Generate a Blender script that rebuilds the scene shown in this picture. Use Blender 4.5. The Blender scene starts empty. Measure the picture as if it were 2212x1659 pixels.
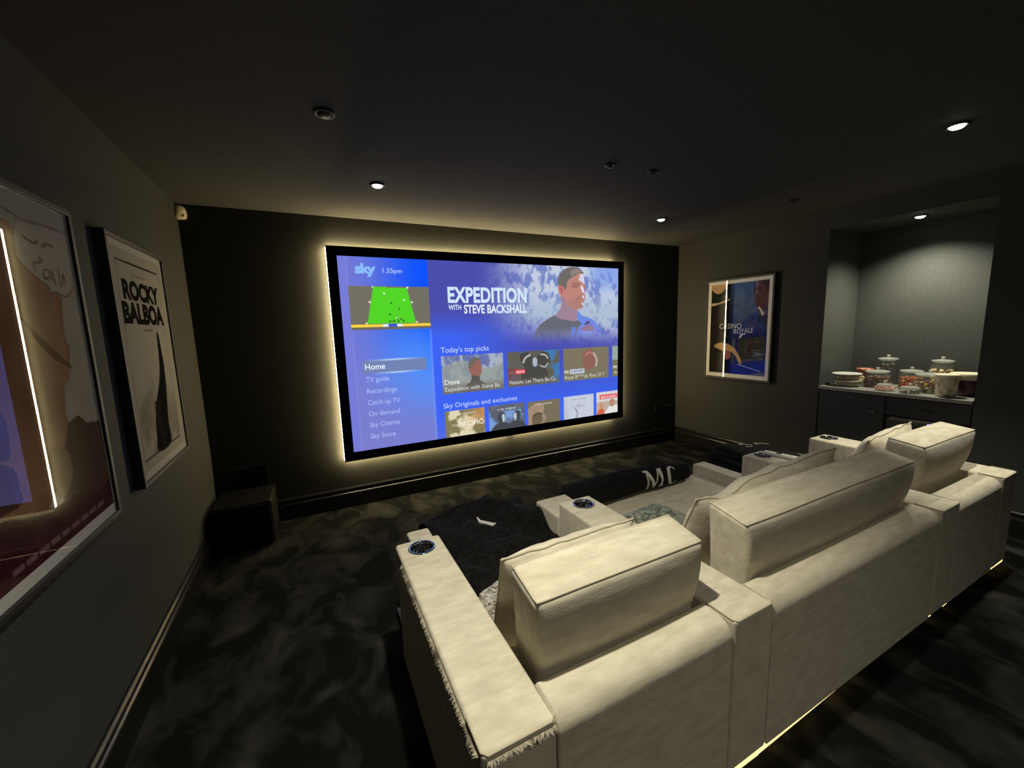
import bpy, bmesh, math, random
import numpy as np
from mathutils import Vector, Matrix, noise

# ------------------------------------------------------------------ camera, world, exposure
S = bpy.context.scene
COL = S.collection
cam_d = bpy.data.cameras.new('camera')
cam = bpy.data.objects.new('camera', cam_d)
COL.objects.link(cam)
cam.location = (0.7254, -3.5319, 1.4542)
cam.rotation_euler = (math.radians(82.06814884), math.radians(1.79614388), math.radians(-26.5128991))
cam_d.sensor_fit = 'HORIZONTAL'
cam_d.sensor_width = 36.0
cam_d.lens = 869.56 / 2212 * 36.0
cam_d.clip_start = 0.02
S.camera = cam
S.view_settings.view_transform = 'Standard'
S.view_settings.look = 'None'
S.view_settings.exposure = 0.0
S.view_settings.gamma = 1.0
S.view_settings.use_curve_mapping = False
world = bpy.data.worlds.new('night')
S.world = world
world.use_nodes = True
world.node_tree.nodes['Background'].inputs[0].default_value = (0, 0, 0, 1)
world.node_tree.nodes['Background'].inputs[1].default_value = 0.0

LED_STRENGTH = 150.0        # strip behind the screen frame
LED_COLOR = (1.0, 0.80, 0.42)
SPOT_SEAT = 140.0            # downlight over the near seat
SPOT_RIGHT = 105.0           # downlight over the far seat
SPOT_FRONT = 9.0            # pair in front of the screen wall
SPOT_ALCOVE = 92.0
FILL_REAR = 48.0            # unseen pair added behind the camera as fill for the sofa backs
SPOT_COLOR = (1.0, 0.94, 0.77)

W, H = 4.733, 2.35          # room width, ceiling height
YB = -5.3                   # rear wall
AX, AY0, AY1, AZ = 5.26, -2.515, -1.57, 2.198    # alcove back, near and far reveal, soffit
PI = math.pi
R = random.Random(7)

# ------------------------------------------------------------------ small helpers
def lin(r, g, b):
    f = lambda c: (c / 255 / 12.92) if c / 255 <= .04045 else ((c / 255 + .055) / 1.055) ** 2.4
    return (f(r), f(g), f(b))

def lin_a(a):
    a = np.clip(np.asarray(a, float), 0, 255) / 255
    return np.where(a <= .04045, a / 12.92, ((a + .055) / 1.055) ** 2.4)

def tag(o, label=None, cat=None, group=None, kind=None):
    if label: o['label'] = label
    if cat: o['category'] = cat
    if group: o['group'] = group
    if kind: o['kind'] = kind
    return o

def empty(name, loc, label, cat, group=None, rz=0):
    o = bpy.data.objects.new(name, None)
    o.empty_display_size = .05
    COL.objects.link(o)
    o.location = loc
    o.rotation_euler = (0, 0, rz)
    return tag(o, label, cat, group)

def link(name, me, m, parent=None, smooth=None, wn=False):
    """link a mesh; points are world coordinates, re-based on the parent's location"""
    o = bpy.data.objects.new(name, me)
    COL.objects.link(o)
    for mm in (m if isinstance(m, (list, tuple)) else [m]):
        me.materials.append(mm)
    if parent is not None:
        o.parent = parent
        off = Vector((0, 0, 0)); p = parent
        while p is not None:
            off += p.location; p = p.parent
        me.transform(Matrix.Translation(-off))
    if smooth is not None:
        for p in me.polygons: p.use_smooth = True
        if smooth < 180: me.set_sharp_from_angle(angle=math.radians(smooth))
    if wn:
        md = o.modifiers.new('wn', 'WEIGHTED_NORMAL'); md.keep_sharp = True
    return o

def rebase(o):
    """top-level mesh: put its origin at the middle of its base"""
    me = o.data
    n = len(me.vertices); a = np.empty(n * 3); me.vertices.foreach_get('co', a); a = a.reshape(-1, 3)
    c = Vector(((a[:, 0].min() + a[:, 0].max()) / 2, (a[:, 1].min() + a[:, 1].max()) / 2, a[:, 2].min()))
    me.transform(Matrix.Translation(-c)); o.location = c
    return o

def bm_mesh(bm, name='m'):
    bmesh.ops.recalc_face_normals(bm, faces=bm.faces)
    me = bpy.data.meshes.new(name); bm.to_mesh(me); bm.free(); return me

def add_box(bm, x0, x1, y0, y1, z0, z1, bev=0, seg=3, mi=0):
    r = bmesh.ops.create_cube(bm, size=1)
    vs = r['verts']
    for v in vs:
        v.co = Vector((x0 + (v.co.x + .5) * (x1 - x0), y0 + (v.co.y + .5) * (y1 - y0), z0 + (v.co.z + .5) * (z1 - z0)))
    fs = {f for v in vs for f in v.link_faces}
    for f in fs: f.material_index = mi
    if bev > 0:
        es = list({e for v in vs for e in v.link_edges})
        rr = bmesh.ops.bevel(bm, geom=es, offset=bev, segments=seg, profile=.5, affect='EDGES')
        for f in rr['faces']: f.material_index = mi
    return bm

def box(name, x0, x1, y0, y1, z0, z1, m, parent=None, bev=0, seg=3):
    bm = bmesh.new(); add_box(bm, x0, x1, y0, y1, z0, z1, bev, seg)
    return link(name, bm_mesh(bm), m, parent, 40 if bev else None, wn=bev > 0)

def lathe(bm, prof, cx=0, cy=0, cz=0, n=32, mi=0, sq=1.0):
    rings = []
    for r, z in prof:
        if r < 1e-6:
            rings.append([bm.verts.new((cx, cy, cz + z))])
        else:
            rings.append([bm.verts.new((cx + r * math.cos(2 * PI * i / n), cy + sq * r * math.sin(2 * PI * i / n), cz + z)) for i in range(n)])
    for a, b in zip(rings, rings[1:]):
        for i in range(n):
            j = (i + 1) % n
            if len(a) == 1 and len(b) == 1: continue
            if len(a) == 1: f = bm.faces.new((a[0], b[i], b[j]))
            elif len(b) == 1: f = bm.faces.new((a[i], a[j], b[0]))
            else: f = bm.faces.new((a[i], a[j], b[j], b[i]))
            f.material_index = mi
    return bm

def tube(bm, pts, r, n=8, closed=False, mi=0):
    pts = [Vector(p) for p in pts]; N = len(pts); rings = []
    prev = None
    for i, p in enumerate(pts):
        if closed: t = pts[(i + 1) % N] - pts[i - 1]
        else: t = pts[min(i + 1, N - 1)] - pts[max(i - 1, 0)]
        if t.length < 1e-9: t = Vector((1, 0, 0))
        t.normalize()
        if prev is None:
            a = t.orthogonal().normalized()
        else:
            a = (prev - t * prev.dot(t))
            a = a.normalized() if a.length > 1e-6 else t.orthogonal().normalized()
        prev = a; b = t.cross(a)
        rad = r[i] if isinstance(r, (list, tuple)) else r
        rings.append([bm.verts.new(p + a * rad * math.cos(2 * PI * k / n) + b * rad * math.sin(2 * PI * k / n)) for k in range(n)])
    m = N if closed else N - 1
    for i in range(m):
        A, B = rings[i], rings[(i + 1) % N]
        for k in range(n):
            f = bm.faces.new((A[k], A[(k + 1) % n], B[(k + 1) % n], B[k])); f.material_index = mi
    if not closed:
        bm.faces.new(rings[0][::-1]).material_index = mi; bm.faces.new(rings[-1]).material_index = mi
    return bm

def sphere(bm, c, r, sc=(1, 1, 1), rot=None, mi=0, sub=2):
    res = bmesh.ops.create_icosphere(bm, subdivisions=sub, radius=r)
    M = Matrix.Translation(c) @ (rot.to_4x4() if rot else Matrix()) @ Matrix.Diagonal((*sc, 1))
    for v in res['verts']: v.co = M @ v.co
    for f in {f for v in res['verts'] for f in v.link_faces}: f.material_index = mi
    return res

def smooth_closed(pts, n=6):
    out = []; N = len(pts)
    for i in range(N):
        p0, p1, p2, p3 = [np.array(pts[(i + k) % N], float) for k in (-1, 0, 1, 2)]
        for k in range(n):
            t = k / n
            out.append(.5 * ((2 * p1) + (-p0 + p2) * t + (2 * p0 - 5 * p1 + 4 * p2 - p3) * t * t + (-p0 + 3 * p1 - 3 * p2 + p3) * t ** 3))
    return np.array(out)

def smooth_open(pts, n=8):
    P = [np.array(p, float) for p in pts]; P = [2 * P[0] - P[1]] + P + [2 * P[-1] - P[-2]]; out = []
    for i in range(1, len(P) - 2):
        p0, p1, p2, p3 = P[i - 1:i + 3]
        for k in range(n):
            t = k / n
            out.append(.5 * ((2 * p1) + (-p0 + p2) * t + (2 * p0 - 5 * p1 + 4 * p2 - p3) * t * t + (-p0 + 3 * p1 - 3 * p2 + p3) * t ** 3))
    out.append(P[-2]); return out

# ------------------------------------------------------------------ materials
def mat(name, col, rough=.6, metal=0.0, spec=.5, sheen=0.0, coat=0.0):
    m = bpy.data.materials.new(name); m.use_nodes = True
    b = m.node_tree.nodes['Principled BSDF']
    b.inputs['Base Color'].default_value = (*col, 1)
    b.inputs['Roughness'].default_value = rough
    b.inputs['Metallic'].default_value = metal
    b.inputs['Specular IOR Level'].default_value = spec
    b.inputs['Sheen Weight'].default_value = sheen
    b.inputs['Coat Weight'].default_value = coat
    b.inputs['Coat Roughness'].default_value = .03
    return m

def noisy(m, scale, c0, c1, stretch=(1, 1, 1), detail=4, bump=0.0, bump_scale=None, lo=.35, hi=.65, dist=.004, rot=(0, 0, 0), distort=0.0):
    nt = m.node_tree; N = nt.nodes; L = nt.links; b = N['Principled BSDF']
    tc = N.new('ShaderNodeTexCoord'); mp = N.new('ShaderNodeMapping')
    mp.inputs['Scale'].default_value = stretch; mp.inputs['Rotation'].default_value = rot
    L.new(tc.outputs['Object'], mp.inputs[0])
    n = N.new('ShaderNodeTexNoise'); n.inputs['Scale'].default_value = scale; n.inputs['Detail'].default_value = detail
    n.inputs['Distortion'].default_value = distort
    L.new(mp.outputs[0], n.inputs['Vector'])
    r = N.new('ShaderNodeValToRGB'); r.color_ramp.elements[0].position = lo; r.color_ramp.elements[1].position = hi
    r.color_ramp.elements[0].color = (*c0, 1); r.color_ramp.elements[1].color = (*c1, 1)
    L.new(n.outputs[0], r.inputs[0]); L.new(r.outputs[0], b.inputs['Base Color'])
    if bump:
        n2 = N.new('ShaderNodeTexNoise'); n2.inputs['Scale'].default_value = bump_scale or scale; n2.inputs['Detail'].default_value = 3
        L.new(mp.outputs[0], n2.inputs['Vector'])
        bp = N.new('ShaderNodeBump'); bp.inputs['Strength'].default_value = bump; bp.inputs['Distance'].default_value = dist
        L.new(n2.outputs[0], bp.inputs['Height']); L.new(bp.outputs[0], b.inputs['Normal'])
    return m

def emit(name, col, s):
    m = bpy.data.materials.new(name); m.use_nodes = True
    nt = m.node_tree; nt.nodes.remove(nt.nodes['Principled BSDF'])
    e = nt.nodes.new('ShaderNodeEmission'); e.inputs[0].default_value = (*col, 1); e.inputs[1].default_value = s
    nt.links.new(e.outputs[0], nt.nodes['Material Output'].inputs[0]); return m

def thin_glass(name, tint=(1, 1, 1), ior=1.5, rough=0.0, body=0.0, body_col=(.8, .8, .8)):
    m = bpy.data.materials.new(name); m.use_nodes = True
    nt = m.node_tree; N = nt.nodes; L = nt.links; N.remove(N['Principled BSDF'])
    t = N.new('ShaderNodeBsdfTransparent'); t.inputs[0].default_value = (*tint, 1)
    g = N.new('ShaderNodeBsdfGlossy'); g.inputs['Roughness'].default_value = rough
    # Schlick reflectance, the same from both faces of the pane
    lw = N.new('ShaderNodeLayerWeight'); lw.inputs[0].default_value = .5
    pw = N.new('ShaderNodeMath'); pw.operation = 'POWER'; pw.inputs[1].default_value = 5.0; L.new(lw.outputs['Facing'], pw.inputs[0])
    f0 = ((ior - 1) / (ior + 1)) ** 2
    f = N.new('ShaderNodeMath'); f.operation = 'MULTIPLY_ADD'; f.inputs[1].default_value = 1 - f0; f.inputs[2].default_value = f0; L.new(pw.outputs[0], f.inputs[0])
    mx = N.new('ShaderNodeMixShader'); L.new(f.outputs[0], mx.inputs[0]); L.new(t.outputs[0], mx.inputs[1]); L.new(g.outputs[0], mx.inputs[2])
    out = mx
    if body:
        d = N.new('ShaderNodeBsdfDiffuse'); d.inputs[0].default_value = (*body_col, 1)
        m2 = N.new('ShaderNodeMixShader'); m2.inputs[0].default_value = body
        L.new(mx.outputs[0], m2.inputs[1]); L.new(d.outputs[0], m2.inputs[2]); out = m2
    L.new(out.outputs[0], N['Material Output'].inputs[0]); return m

def paint_mat(name, emission=False, rough=.55):
    m = bpy.data.materials.new(name); m.use_nodes = True
    nt = m.node_tree; N = nt.nodes; L = nt.links
    a = N.new('ShaderNodeAttribute'); a.attribute_name = 'paint'
    if emission:
        N.remove(N['Principled BSDF'])
        e = N.new('ShaderNodeEmission'); e.inputs[1].default_value = 1.0
        L.new(a.outputs['Color'], e.inputs[0]); L.new(e.outputs[0], N['Material Output'].inputs[0])
    else:
        b = N['Principled BSDF']; b.inputs['Roughness'].default_value = .9; b.inputs['Specular IOR Level'].default_value = .05
        L.new(a.outputs['Color'], b.inputs['Base Color'])
    return m

wall_c = (.048, .050, .045)
M_wall = noisy(mat('wall_paint', wall_c, .75, spec=.25), 60, tuple(c * .93 for c in wall_c), tuple(c * 1.07 for c in wall_c), bump=.12, bump_scale=220, dist=.001)
M_front = noisy(mat('front_wall_paint', (.03, .031, .028), .8, spec=.2), 60, (.027, .027, .024), (.032, .032, .028), bump=.12, bump_scale=220, dist=.001)
M_ceil = noisy(mat('ceiling_paint', (.04, .04, .04), .85, spec=.15), 50, (.066, .065, .061), (.074, .073, .069), bump=.1, bump_scale=200, dist=.001)
M_alc = noisy(mat('alcove_paint', (.05, .053, .047), .8, spec=.2), 70, (.050, .054, .047), (.060, .064, .056), bump=.25, bump_scale=150, dist=.001)
M_trim = mat('skirting_gloss', (.012, .012, .012), .28, spec=.5)
M_carpet = noisy(mat('carpet', (.03, .03, .028), .95, spec=.05, sheen=.0), 4.2, (.006, .007, .0065), (.042, .041, .034), stretch=(1.5, 1.0, 1), detail=7, bump=.6, bump_scale=160, lo=.44, hi=.74, dist=.01, rot=(0, 0, .5), distort=.6)
fab0, fab1 = (.50, .455, .34), (.66, .61, .47)
def fabric(name, stretch):
    return noisy(mat(name, (.6, .55, .42), .95, spec=.15, sheen=.25), 22, fab0, fab1, stretch=stretch, detail=6, bump=.35, bump_scale=60, lo=.3, hi=.7, dist=.002)
M_fab = fabric('sofa_chenille', (.5, 1.6, 1.6))
M_fab_v = fabric('sofa_chenille_arm', (.6, 1.6, .6))
M_pipe = mat('piping_fabric', (.50, .45, .34), .9, spec=.1)
M_black = noisy(mat('black_throw', (.008, .008, .009), .95, spec=.08, sheen=.04), 40, (.0045, .0044, .0046), (.011, .0105, .011), bump=.5, bump_scale=90, dist=.003)
M_charcoal = noisy(mat('charcoal_throw', (.02, .021, .02), .95, spec=.10, sheen=.0), 40, (.009, .010, .009), (.018, .019, .017), bump=.5, bump_scale=90, dist=.003)
M_white_print = mat('white_print', (.62, .60, .54), .8)
M_chrome = mat('chrome', (.75, .75, .76), .07, metal=1.0)
M_blk = mat('black_satin', (.006, .006, .006), .45)
M_grille = noisy(mat('black_cloth_grille', (.003, .003, .003), .9, spec=.1), 300, (.002, .002, .002), (.005, .005, .005))
M_gloss = mat('black_gloss', (.006, .006, .007), .08, spec=.6)
M_velvet = mat('black_velvet_frame', (.002, .002, .002), .95, spec=.03)
M_frame = mat('poster_frame', (.018, .017, .016), .5)
M_mat = noisy(mat('poster_mount', (.74, .72, .66), .9, spec=.05), 80, (.74, .72, .66), (.80, .78, .72))
M_glass = thin_glass('picture_glass', ior=1.5)
M_jar = thin_glass('jar_glass', tint=(.93, .95, .92), ior=1.5, body=.05, body_col=(.8, .82, .75))
M_lidg = thin_glass('lid_glass', tint=(.9, .93, .90), ior=1.75, body=.24, body_col=(.75, .77, .68))
M_tubplastic = thin_glass('clear_plastic', tint=(.85, .85, .80), ior=1.45, rough=.1, body=.18, body_col=(.75, .72, .6))
M_led = emit('led_strip_light', LED_COLOR, LED_STRENGTH)
M_ledsofa = emit('sofa_led_light', (1.0, .66, .22), 2.2)
M_lens = emit('lamp_lens', (1.0, .96, .86), 18.0)
M_ring = mat('lamp_ring', (.012, .012, .012), .5)
M_paper = paint_mat('poster_print', False)
M_pic = paint_mat('projected_light', True)

# ------------------------------------------------------------------ painting pictures as coloured meshes
def inpoly(U, V, P):
    P = np.asarray(P, float); ins = np.zeros(U.shape, bool); n = len(P)
    bb = (U >= P[:, 0].min()) & (U <= P[:, 0].max()) & (V >= P[:, 1].min()) & (V <= P[:, 1].max())
    if not bb.any(): return ins
    u, v = U[bb], V[bb]; r = np.zeros(u.shape, bool)
    for i in range(n):
        x0, y0 = P[i - 1]; x1, y1 = P[i]
        if y0 == y1: continue
        c = ((y0 > v) != (y1 > v)) & (u < (x1 - x0) * (v - y0) / (y1 - y0) + x0)
        r ^= c
    ins[bb] = r; return ins

_rng = np.random.RandomState(3)
_T = _rng.rand(64, 64)
def vnoise(x, y):
    xi = np.floor(x).astype(int); yi = np.floor(y).astype(int); fx = x - xi; fy = y - yi
    fx = fx * fx * (3 - 2 * fx); fy = fy * fy * (3 - 2 * fy)
    g = lambda a, b: _T[a % 64, b % 64]
    return (g(xi, yi) * (1 - fx) + g(xi + 1, yi) * fx) * (1 - fy) + (g(xi, yi + 1) * (1 - fx) + g(xi + 1, yi + 1) * fx) * fy
def fbm(x, y, o=5):
    s = 0; a = .5
    for i in range(o): s = s + a * vnoise(x * 2 ** i + 7 * i, y * 2 ** i + 13 * i); a *= .5
    return s / (1 - .5 ** o)
def ss(a, b, x):
    t = np.clip((x - a) / (b - a), 0, 1); return t * t * (3 - 2 * t)

class Canvas:
    def __init__(s, w, h, nx, ny):
        u = np.linspace(0, w, nx + 1); v = np.linspace(0, h, ny + 1)
        s.U, s.V = np.meshgrid(u, v); s.nx, s.ny = nx, ny
        s.C = np.zeros((ny + 1, nx + 1, 3))
    def put(s, mask, col, a=1.0):
        m = (np.asarray(mask, float) * a)[..., None]
        s.C = s.C * (1 - m) + np.asarray(col, float) * m
    def poly(s, P, col, a=1.0, smooth=True):
        if smooth: P = smooth_closed(P)
        s.put(inpoly(s.U, s.V, P), col, a)
    def rect(s, u0, v0, u1, v1, col, a=1.0):
        s.put((s.U >= u0) & (s.U <= u1) & (s.V >= v0) & (s.V <= v1), col, a)
    def stroke(s, pts, r, col, a=1.0):
        P = smooth_open(pts); d = np.full(s.U.shape, 1e9)
        for p, q in zip(P, P[1:]):
            e = q - p; L = max((e ** 2).sum(), 1e-12)
            t = np.clip(((s.U - p[0]) * e[0] + (s.V - p[1]) * e[1]) / L, 0, 1)
            d = np.minimum(d, np.hypot(s.U - p[0] - t * e[0], s.V - p[1] - t * e[1]))
        s.put(1 - ss(r * .6, r * 1.2, d), col, a)
    def mesh(s, fn, name):
        V = np.stack(fn(s.U, s.V), -1).reshape(-1, 3)
        nx, ny = s.nx, s.ny
        idx = np.arange((nx + 1) * (ny + 1)).reshape(ny + 1, nx + 1)
        F = np.stack([idx[:-1, :-1], idx[1:, :-1], idx[1:, 1:], idx[:-1, 1:]], -1).reshape(-1, 4)
        me = bpy.data.meshes.new(name)
        me.vertices.add(len(V)); me.vertices.foreach_set('co', V.ravel())
        me.loops.add(F.size); me.loops.foreach_set('vertex_index', F.ravel().astype(np.int32))
        me.polygons.add(len(F)); me.polygons.foreach_set('loop_start', (np.arange(len(F)) * 4).astype(np.int32))
        me.update(calc_edges=True); me.validate()
        at = me.color_attributes.new('paint', 'FLOAT_COLOR', 'POINT')
        c = np.ones((len(V), 4)); c[:, :3] = lin_a(s.C.reshape(-1, 3))
        at.data.foreach_set('color', c.ravel().astype(np.float32))
        return me

def text_poly(body, bold=0.0, spacing=1.0, shear=0.0):
    cu = bpy.data.curves.new('t', 'FONT'); cu.body = body; cu.offset = bold; cu.resolution_u = 4
    cu.space_character = spacing; cu.shear = shear
    o = bpy.data.objects.new('t', cu); COL.objects.link(o)
    dg = bpy.context.evaluated_depsgraph_get()
    me = bpy.data.meshes.new_from_object(o.evaluated_get(dg))
    V = np.array([v.co[:2] for v in me.vertices]).reshape(-1, 2); F = [tuple(p.vertices) for p in me.polygons]
    bpy.data.objects.remove(o); bpy.data.curves.remove(cu); bpy.data.meshes.remove(me)
    return V, F

class Flat:
    """flat lettering and shapes on a picture plane: fn(u, v, lift) gives the point"""
    def __init__(s, fn): s.fn = fn; s.v = []; s.f = []; s.c = []
    def add(s, P, F, col, lift):
        b = len(s.v)
        for p in P:
            s.v.append(s.fn(p[0], p[1], lift)); s.c.append((*lin(*col), 1))
        s.f += [tuple(b + i for i in f) for f in F]
    def poly(s, P, col, lift=.0006, smooth=False):
        P = smooth_closed(P) if smooth else np.asarray(P, float)
        s.add(P, [tuple(range(len(P)))], col, lift)
    def text(s, body, u0, base, u1, cap, col, bold=0.0, lift=.0009, spacing=1.0, shear=0.0, slope=0.0):
        """left edge u0, baseline v, right edge u1, capital height"""
        V, F = text_poly(body, bold, spacing, shear)
        V0, _ = text_poly('H', bold)
        h = V0[:, 1].max()
        x0, x1 = V[:, 0].min(), V[:, 0].max()
        k = (u1 - u0) / (x1 - x0)
        P = [(u0 + (x - x0) * k, base - y / h * cap + slope * (x - x0) * k) for x, y in V]
        s.add(P, F, col, lift)
    def build(s, name, m, parent):
        me = bpy.data.meshes.new(name); me.from_pydata([tuple(p) for p in s.v], [], s.f)
        at = me.color_attributes.new('paint', 'FLOAT_COLOR', 'POINT')
        at.data.foreach_set('color', np.array(s.c, np.float32).ravel())
        return link(name, me, m, parent)

# ------------------------------------------------------------------ the room
def struct(name, bm, m):
    o = link(name, bm_mesh(bm), m); o['kind'] = 'structure'; return o
bm = bmesh.new(); add_box(bm, -.15, AX + .12, YB - .15, .15, -.12, 0); struct('floor', bm, M_carpet)
bm = bmesh.new(); add_box(bm, -.15, AX + .12, YB - .15, .15, H, H + .12); struct('ceiling', bm, M_ceil)
bm = bmesh.new(); add_box(bm, 0, W, 0, .15, 0, H); struct('wall_front', bm, M_front)
bm = bmesh.new(); add_box(bm, -.15, 0, YB, .15, 0, H); struct('wall_left', bm, M_wall)
bm = bmesh.new(); add_box(bm, -.15, AX + .12, YB - .15, YB, 0, H); struct('wall_back', bm, M_wall)
bm = bmesh.new()
add_box(bm, W, AX + .12, AY1, .15, 0, H); add_box(bm, W, AX + .12, YB, AY0, 0, H)
struct('wall_right', bm, M_wall)
bm = bmesh.new()
add_box(bm, AX, AX + .12, AY0, AY1, 0, H); add_box(bm, W, AX, AY0, AY1, AZ, H)
add_box(bm, W + .001, AX, AY1 - .002, AY1, 0, AZ); add_box(bm, W + .001, AX, AY0, AY0 + .002, 0, AZ)
struct('wall_alcove', bm, M_alc)

def skirting(name, p0, p1, nrm):
    """moulded skirting board from p0 to p1 along the wall, nrm points into the room"""
    prof = [(0, 0), (.022, 0), (.022, .118), (.019, .126), (.012, .131), (.012, .146), (.017, .152), (.017, .160), (.010, .170), (0, .172)]
    bm = bmesh.new(); A = []; B = []
    for d, z in prof:
        A.append(bm.verts.new((p0[0] + nrm[0] * d, p0[1] + nrm[1] * d, z)))
        B.append(bm.verts.new((p1[0] + nrm[0] * d, p1[1] + nrm[1] * d, z)))
    n = len(prof)
    for i in range(n): bm.faces.new((A[i], A[(i + 1) % n], B[(i + 1) % n], B[i]))
    bm.faces.new(A); bm.faces.new(B[::-1])
    o = link(name, bm_mesh(bm), M_trim); o['kind'] = 'structure'; return o
skirting('baseboard_front', (0, 0), (W, 0), (0, -1))
skirting('baseboard_left', (0, YB), (0, -.022), (1, 0))
skirting('baseboard_right', (W, AY1 + .0), (W, -.022), (-1, 0))
skirting('baseboard_right_rear', (W, YB), (W, AY0), (-1, 0))

# ------------------------------------------------------------------ ceiling fittings
def spot(parent, power, size, blend, aim=(0, 0, -1), col=SPOT_COLOR, rad=.03, dz=-.03):
    d = bpy.data.lights.new('lamp', 'SPOT'); d.energy = power; d.color = col
    d.spot_size = math.radians(size); d.spot_blend = blend; d.shadow_soft_size = rad
    o = bpy.data.objects.new('lamp', d); COL.objects.link(o); o.parent = parent
    o.location = (0, 0, dz); o.rotation_euler = Vector(aim).to_track_quat('-Z', 'Y').to_euler()
    return o
def fitting_meshes(parent, lens_m, r=.045, aimtilt=None):
    bm = bmesh.new(); lathe(bm, [(r, 0), (r, -.004), (r - .004, -.009), (r - .012, -.008), (r - .015, -.004), (r - .015, 0)], *parent.location)
    link('trim_ring', bm_mesh(bm), M_ring, parent, 60)
    bm = bmesh.new(); lathe(bm, [(r - .0155, -.0015), (r - .016, -.008), (r - .022, -.015), (r * .3, -.018), (0, -.0185)], *parent.location)
    link('lens', bm_mesh(bm), lens_m, parent, 60)
def downlight(x, y, z, label, power, size, blend, aim=(0, 0, -1), group='lit ceiling downlights', lens=None, col=SPOT_COLOR):
    t = empty('downlight', (x, y, z), label, 'ceiling light', group)
    fitting_meshes(t, lens or M_lens)
    spot(t, power, size, blend, aim, col)
    return t
downlight(1.178, -.835, H, 'lit recessed downlight above the left half of the big screen', SPOT_FRONT, 70, 1)
downlight(3.543, -.848, H, 'lit recessed downlight above the top right corner of the big screen', SPOT_FRONT, 70, 1)
downlight(3.591, -2.635, H, 'bright recessed downlight high on the right, in the ceiling above the far seat', SPOT_RIGHT, 56, .9, (.33, .05, -1.75))
downlight(4.94, -2.065, AZ, 'recessed downlight in the soffit of the alcove above the sweet jars', SPOT_ALCOVE, 134, .85, (0, 0, -1))
downlight(1.178, -2.60, H, 'recessed downlight in the ceiling above the nearest seat, out of frame', SPOT_SEAT, 112, 1, (.08, 0, -1))
for x in (1.18, 2.38):  # unseen fill lamps, added to brighten the rear of the sofa
    downlight(x, -4.43, H, 'unseen fill downlight added in the ceiling behind the sofa, %s' % ('left one' if x < 2 else 'right one'), FILL_REAR * (1.08 if x < 2 else .72), 130, 1)
M_off = mat('unlit_lens', (.04, .04, .04), .4)
for (x, y, s, lab) in [(.859, -1.606, .042, 'unlit round fitting on the dark ceiling, leftmost and nearest the left wall'),
                       (2.33, -1.622, .03, 'faint small round fitting on the dark ceiling, left of the pair over the room middle'),
                       (2.636, -1.641, .03, 'small round glinting fitting on the dark ceiling, right of the pair over the room middle'),
                       (4.11, -1.593, .05, 'faint unlit round fitting on the dark ceiling in front of the alcove')]:
    t = empty('ceiling_fitting', (x, y, H), lab, 'ceiling fitting', 'unlit fittings on the ceiling')
    fitting_meshes(t, M_off, s)

# ------------------------------------------------------------------ projection screen
SX, SZ, SH = .963, .482, 1.566
SW = SH * 16 / 9
FB, FYF = .0717, -.078
scr = empty('projection_screen', (SX + SW / 2, 0, SZ + SH / 2), 'large wall-mounted projection screen with black frame showing a blue television menu', 'screen')
x0, x1, z0, z1 = SX - FB, SX + SW + FB, SZ - FB, SZ + SH + FB
bm = bmesh.new()
for (a, b, c, d) in [(x0, x1, z0, SZ), (x0, x1, SZ + SH, z1), (x0, SX, SZ, SZ + SH), (SX + SW, x1, SZ, SZ + SH)]:
    add_box(bm, a, b, FYF, -.03, c, d)
add_box(bm, x0 + .02, x1 - .02, -.03, -.0, z0 + .02, z1 - .02)
link('frame', bm_mesh(bm), M_velvet, scr)
# light strip round the back edge of the frame, gap at the cable in the bottom run
bm = bmesh.new()
ly0, ly1 = -.031, -.019
e = .003
def led(*b_):
    bm = bmesh.new(); add_box(bm, *b_); link('led_strip', bm_mesh(bm), M_led, scr)
led(x0 - e, x0 - .0002, ly0, ly1, z0 + .004, z1 - .004)
led(x1 + .0002, x1 + e, ly0, ly1, z0 + .004, z1 - .004)
led(x0 + .004, x1 - .09, ly0, ly1, z1 + .0002, z1 + e)
led(x0 + .004, 2.40, ly0, ly1, z0 - e, z0 - .0002); led(2.46, x1 - .09, ly0, ly1, z0 - e, z0 - .0002)
box('cable_clip', 2.405, 2.455, -.034, -.004, z0 - .008, z0 - .0005, M_blk, scr)
box('badge', SX + .075, SX + .19, FYF - .0015, FYF, SZ - .044, SZ - .034, mat('badge_grey', (.05, .05, .055), .3), scr)

K = SW / 16
def scr_pt(u, v, lift=0): return (SX + u * K, -.070 - lift, SZ + SH - v * K)
cv = Canvas(16, 9, 512, 288)
U, V = cv.U, cv.V
# blue menu background
base = np.zeros(U.shape + (3,)); t1 = ss(4, 9, V)[..., None]
base[:] = np.array((76, 78, 172)) * (1 - t1) + np.array((60, 104, 250)) * t1
k = (ss(2.2, 4.0, V) * (1 - ss(4.5, 11, U)))[..., None]; base = base * (1 - k) + np.array((62, 100, 245)) * k
k = (ss(7.5, 9, V) * (1 - ss(4, 6.5, U)))[..., None]; base = base * (1 - k * .6) + np.array((96, 110, 215)) * k * .6
cv.C = base
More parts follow.
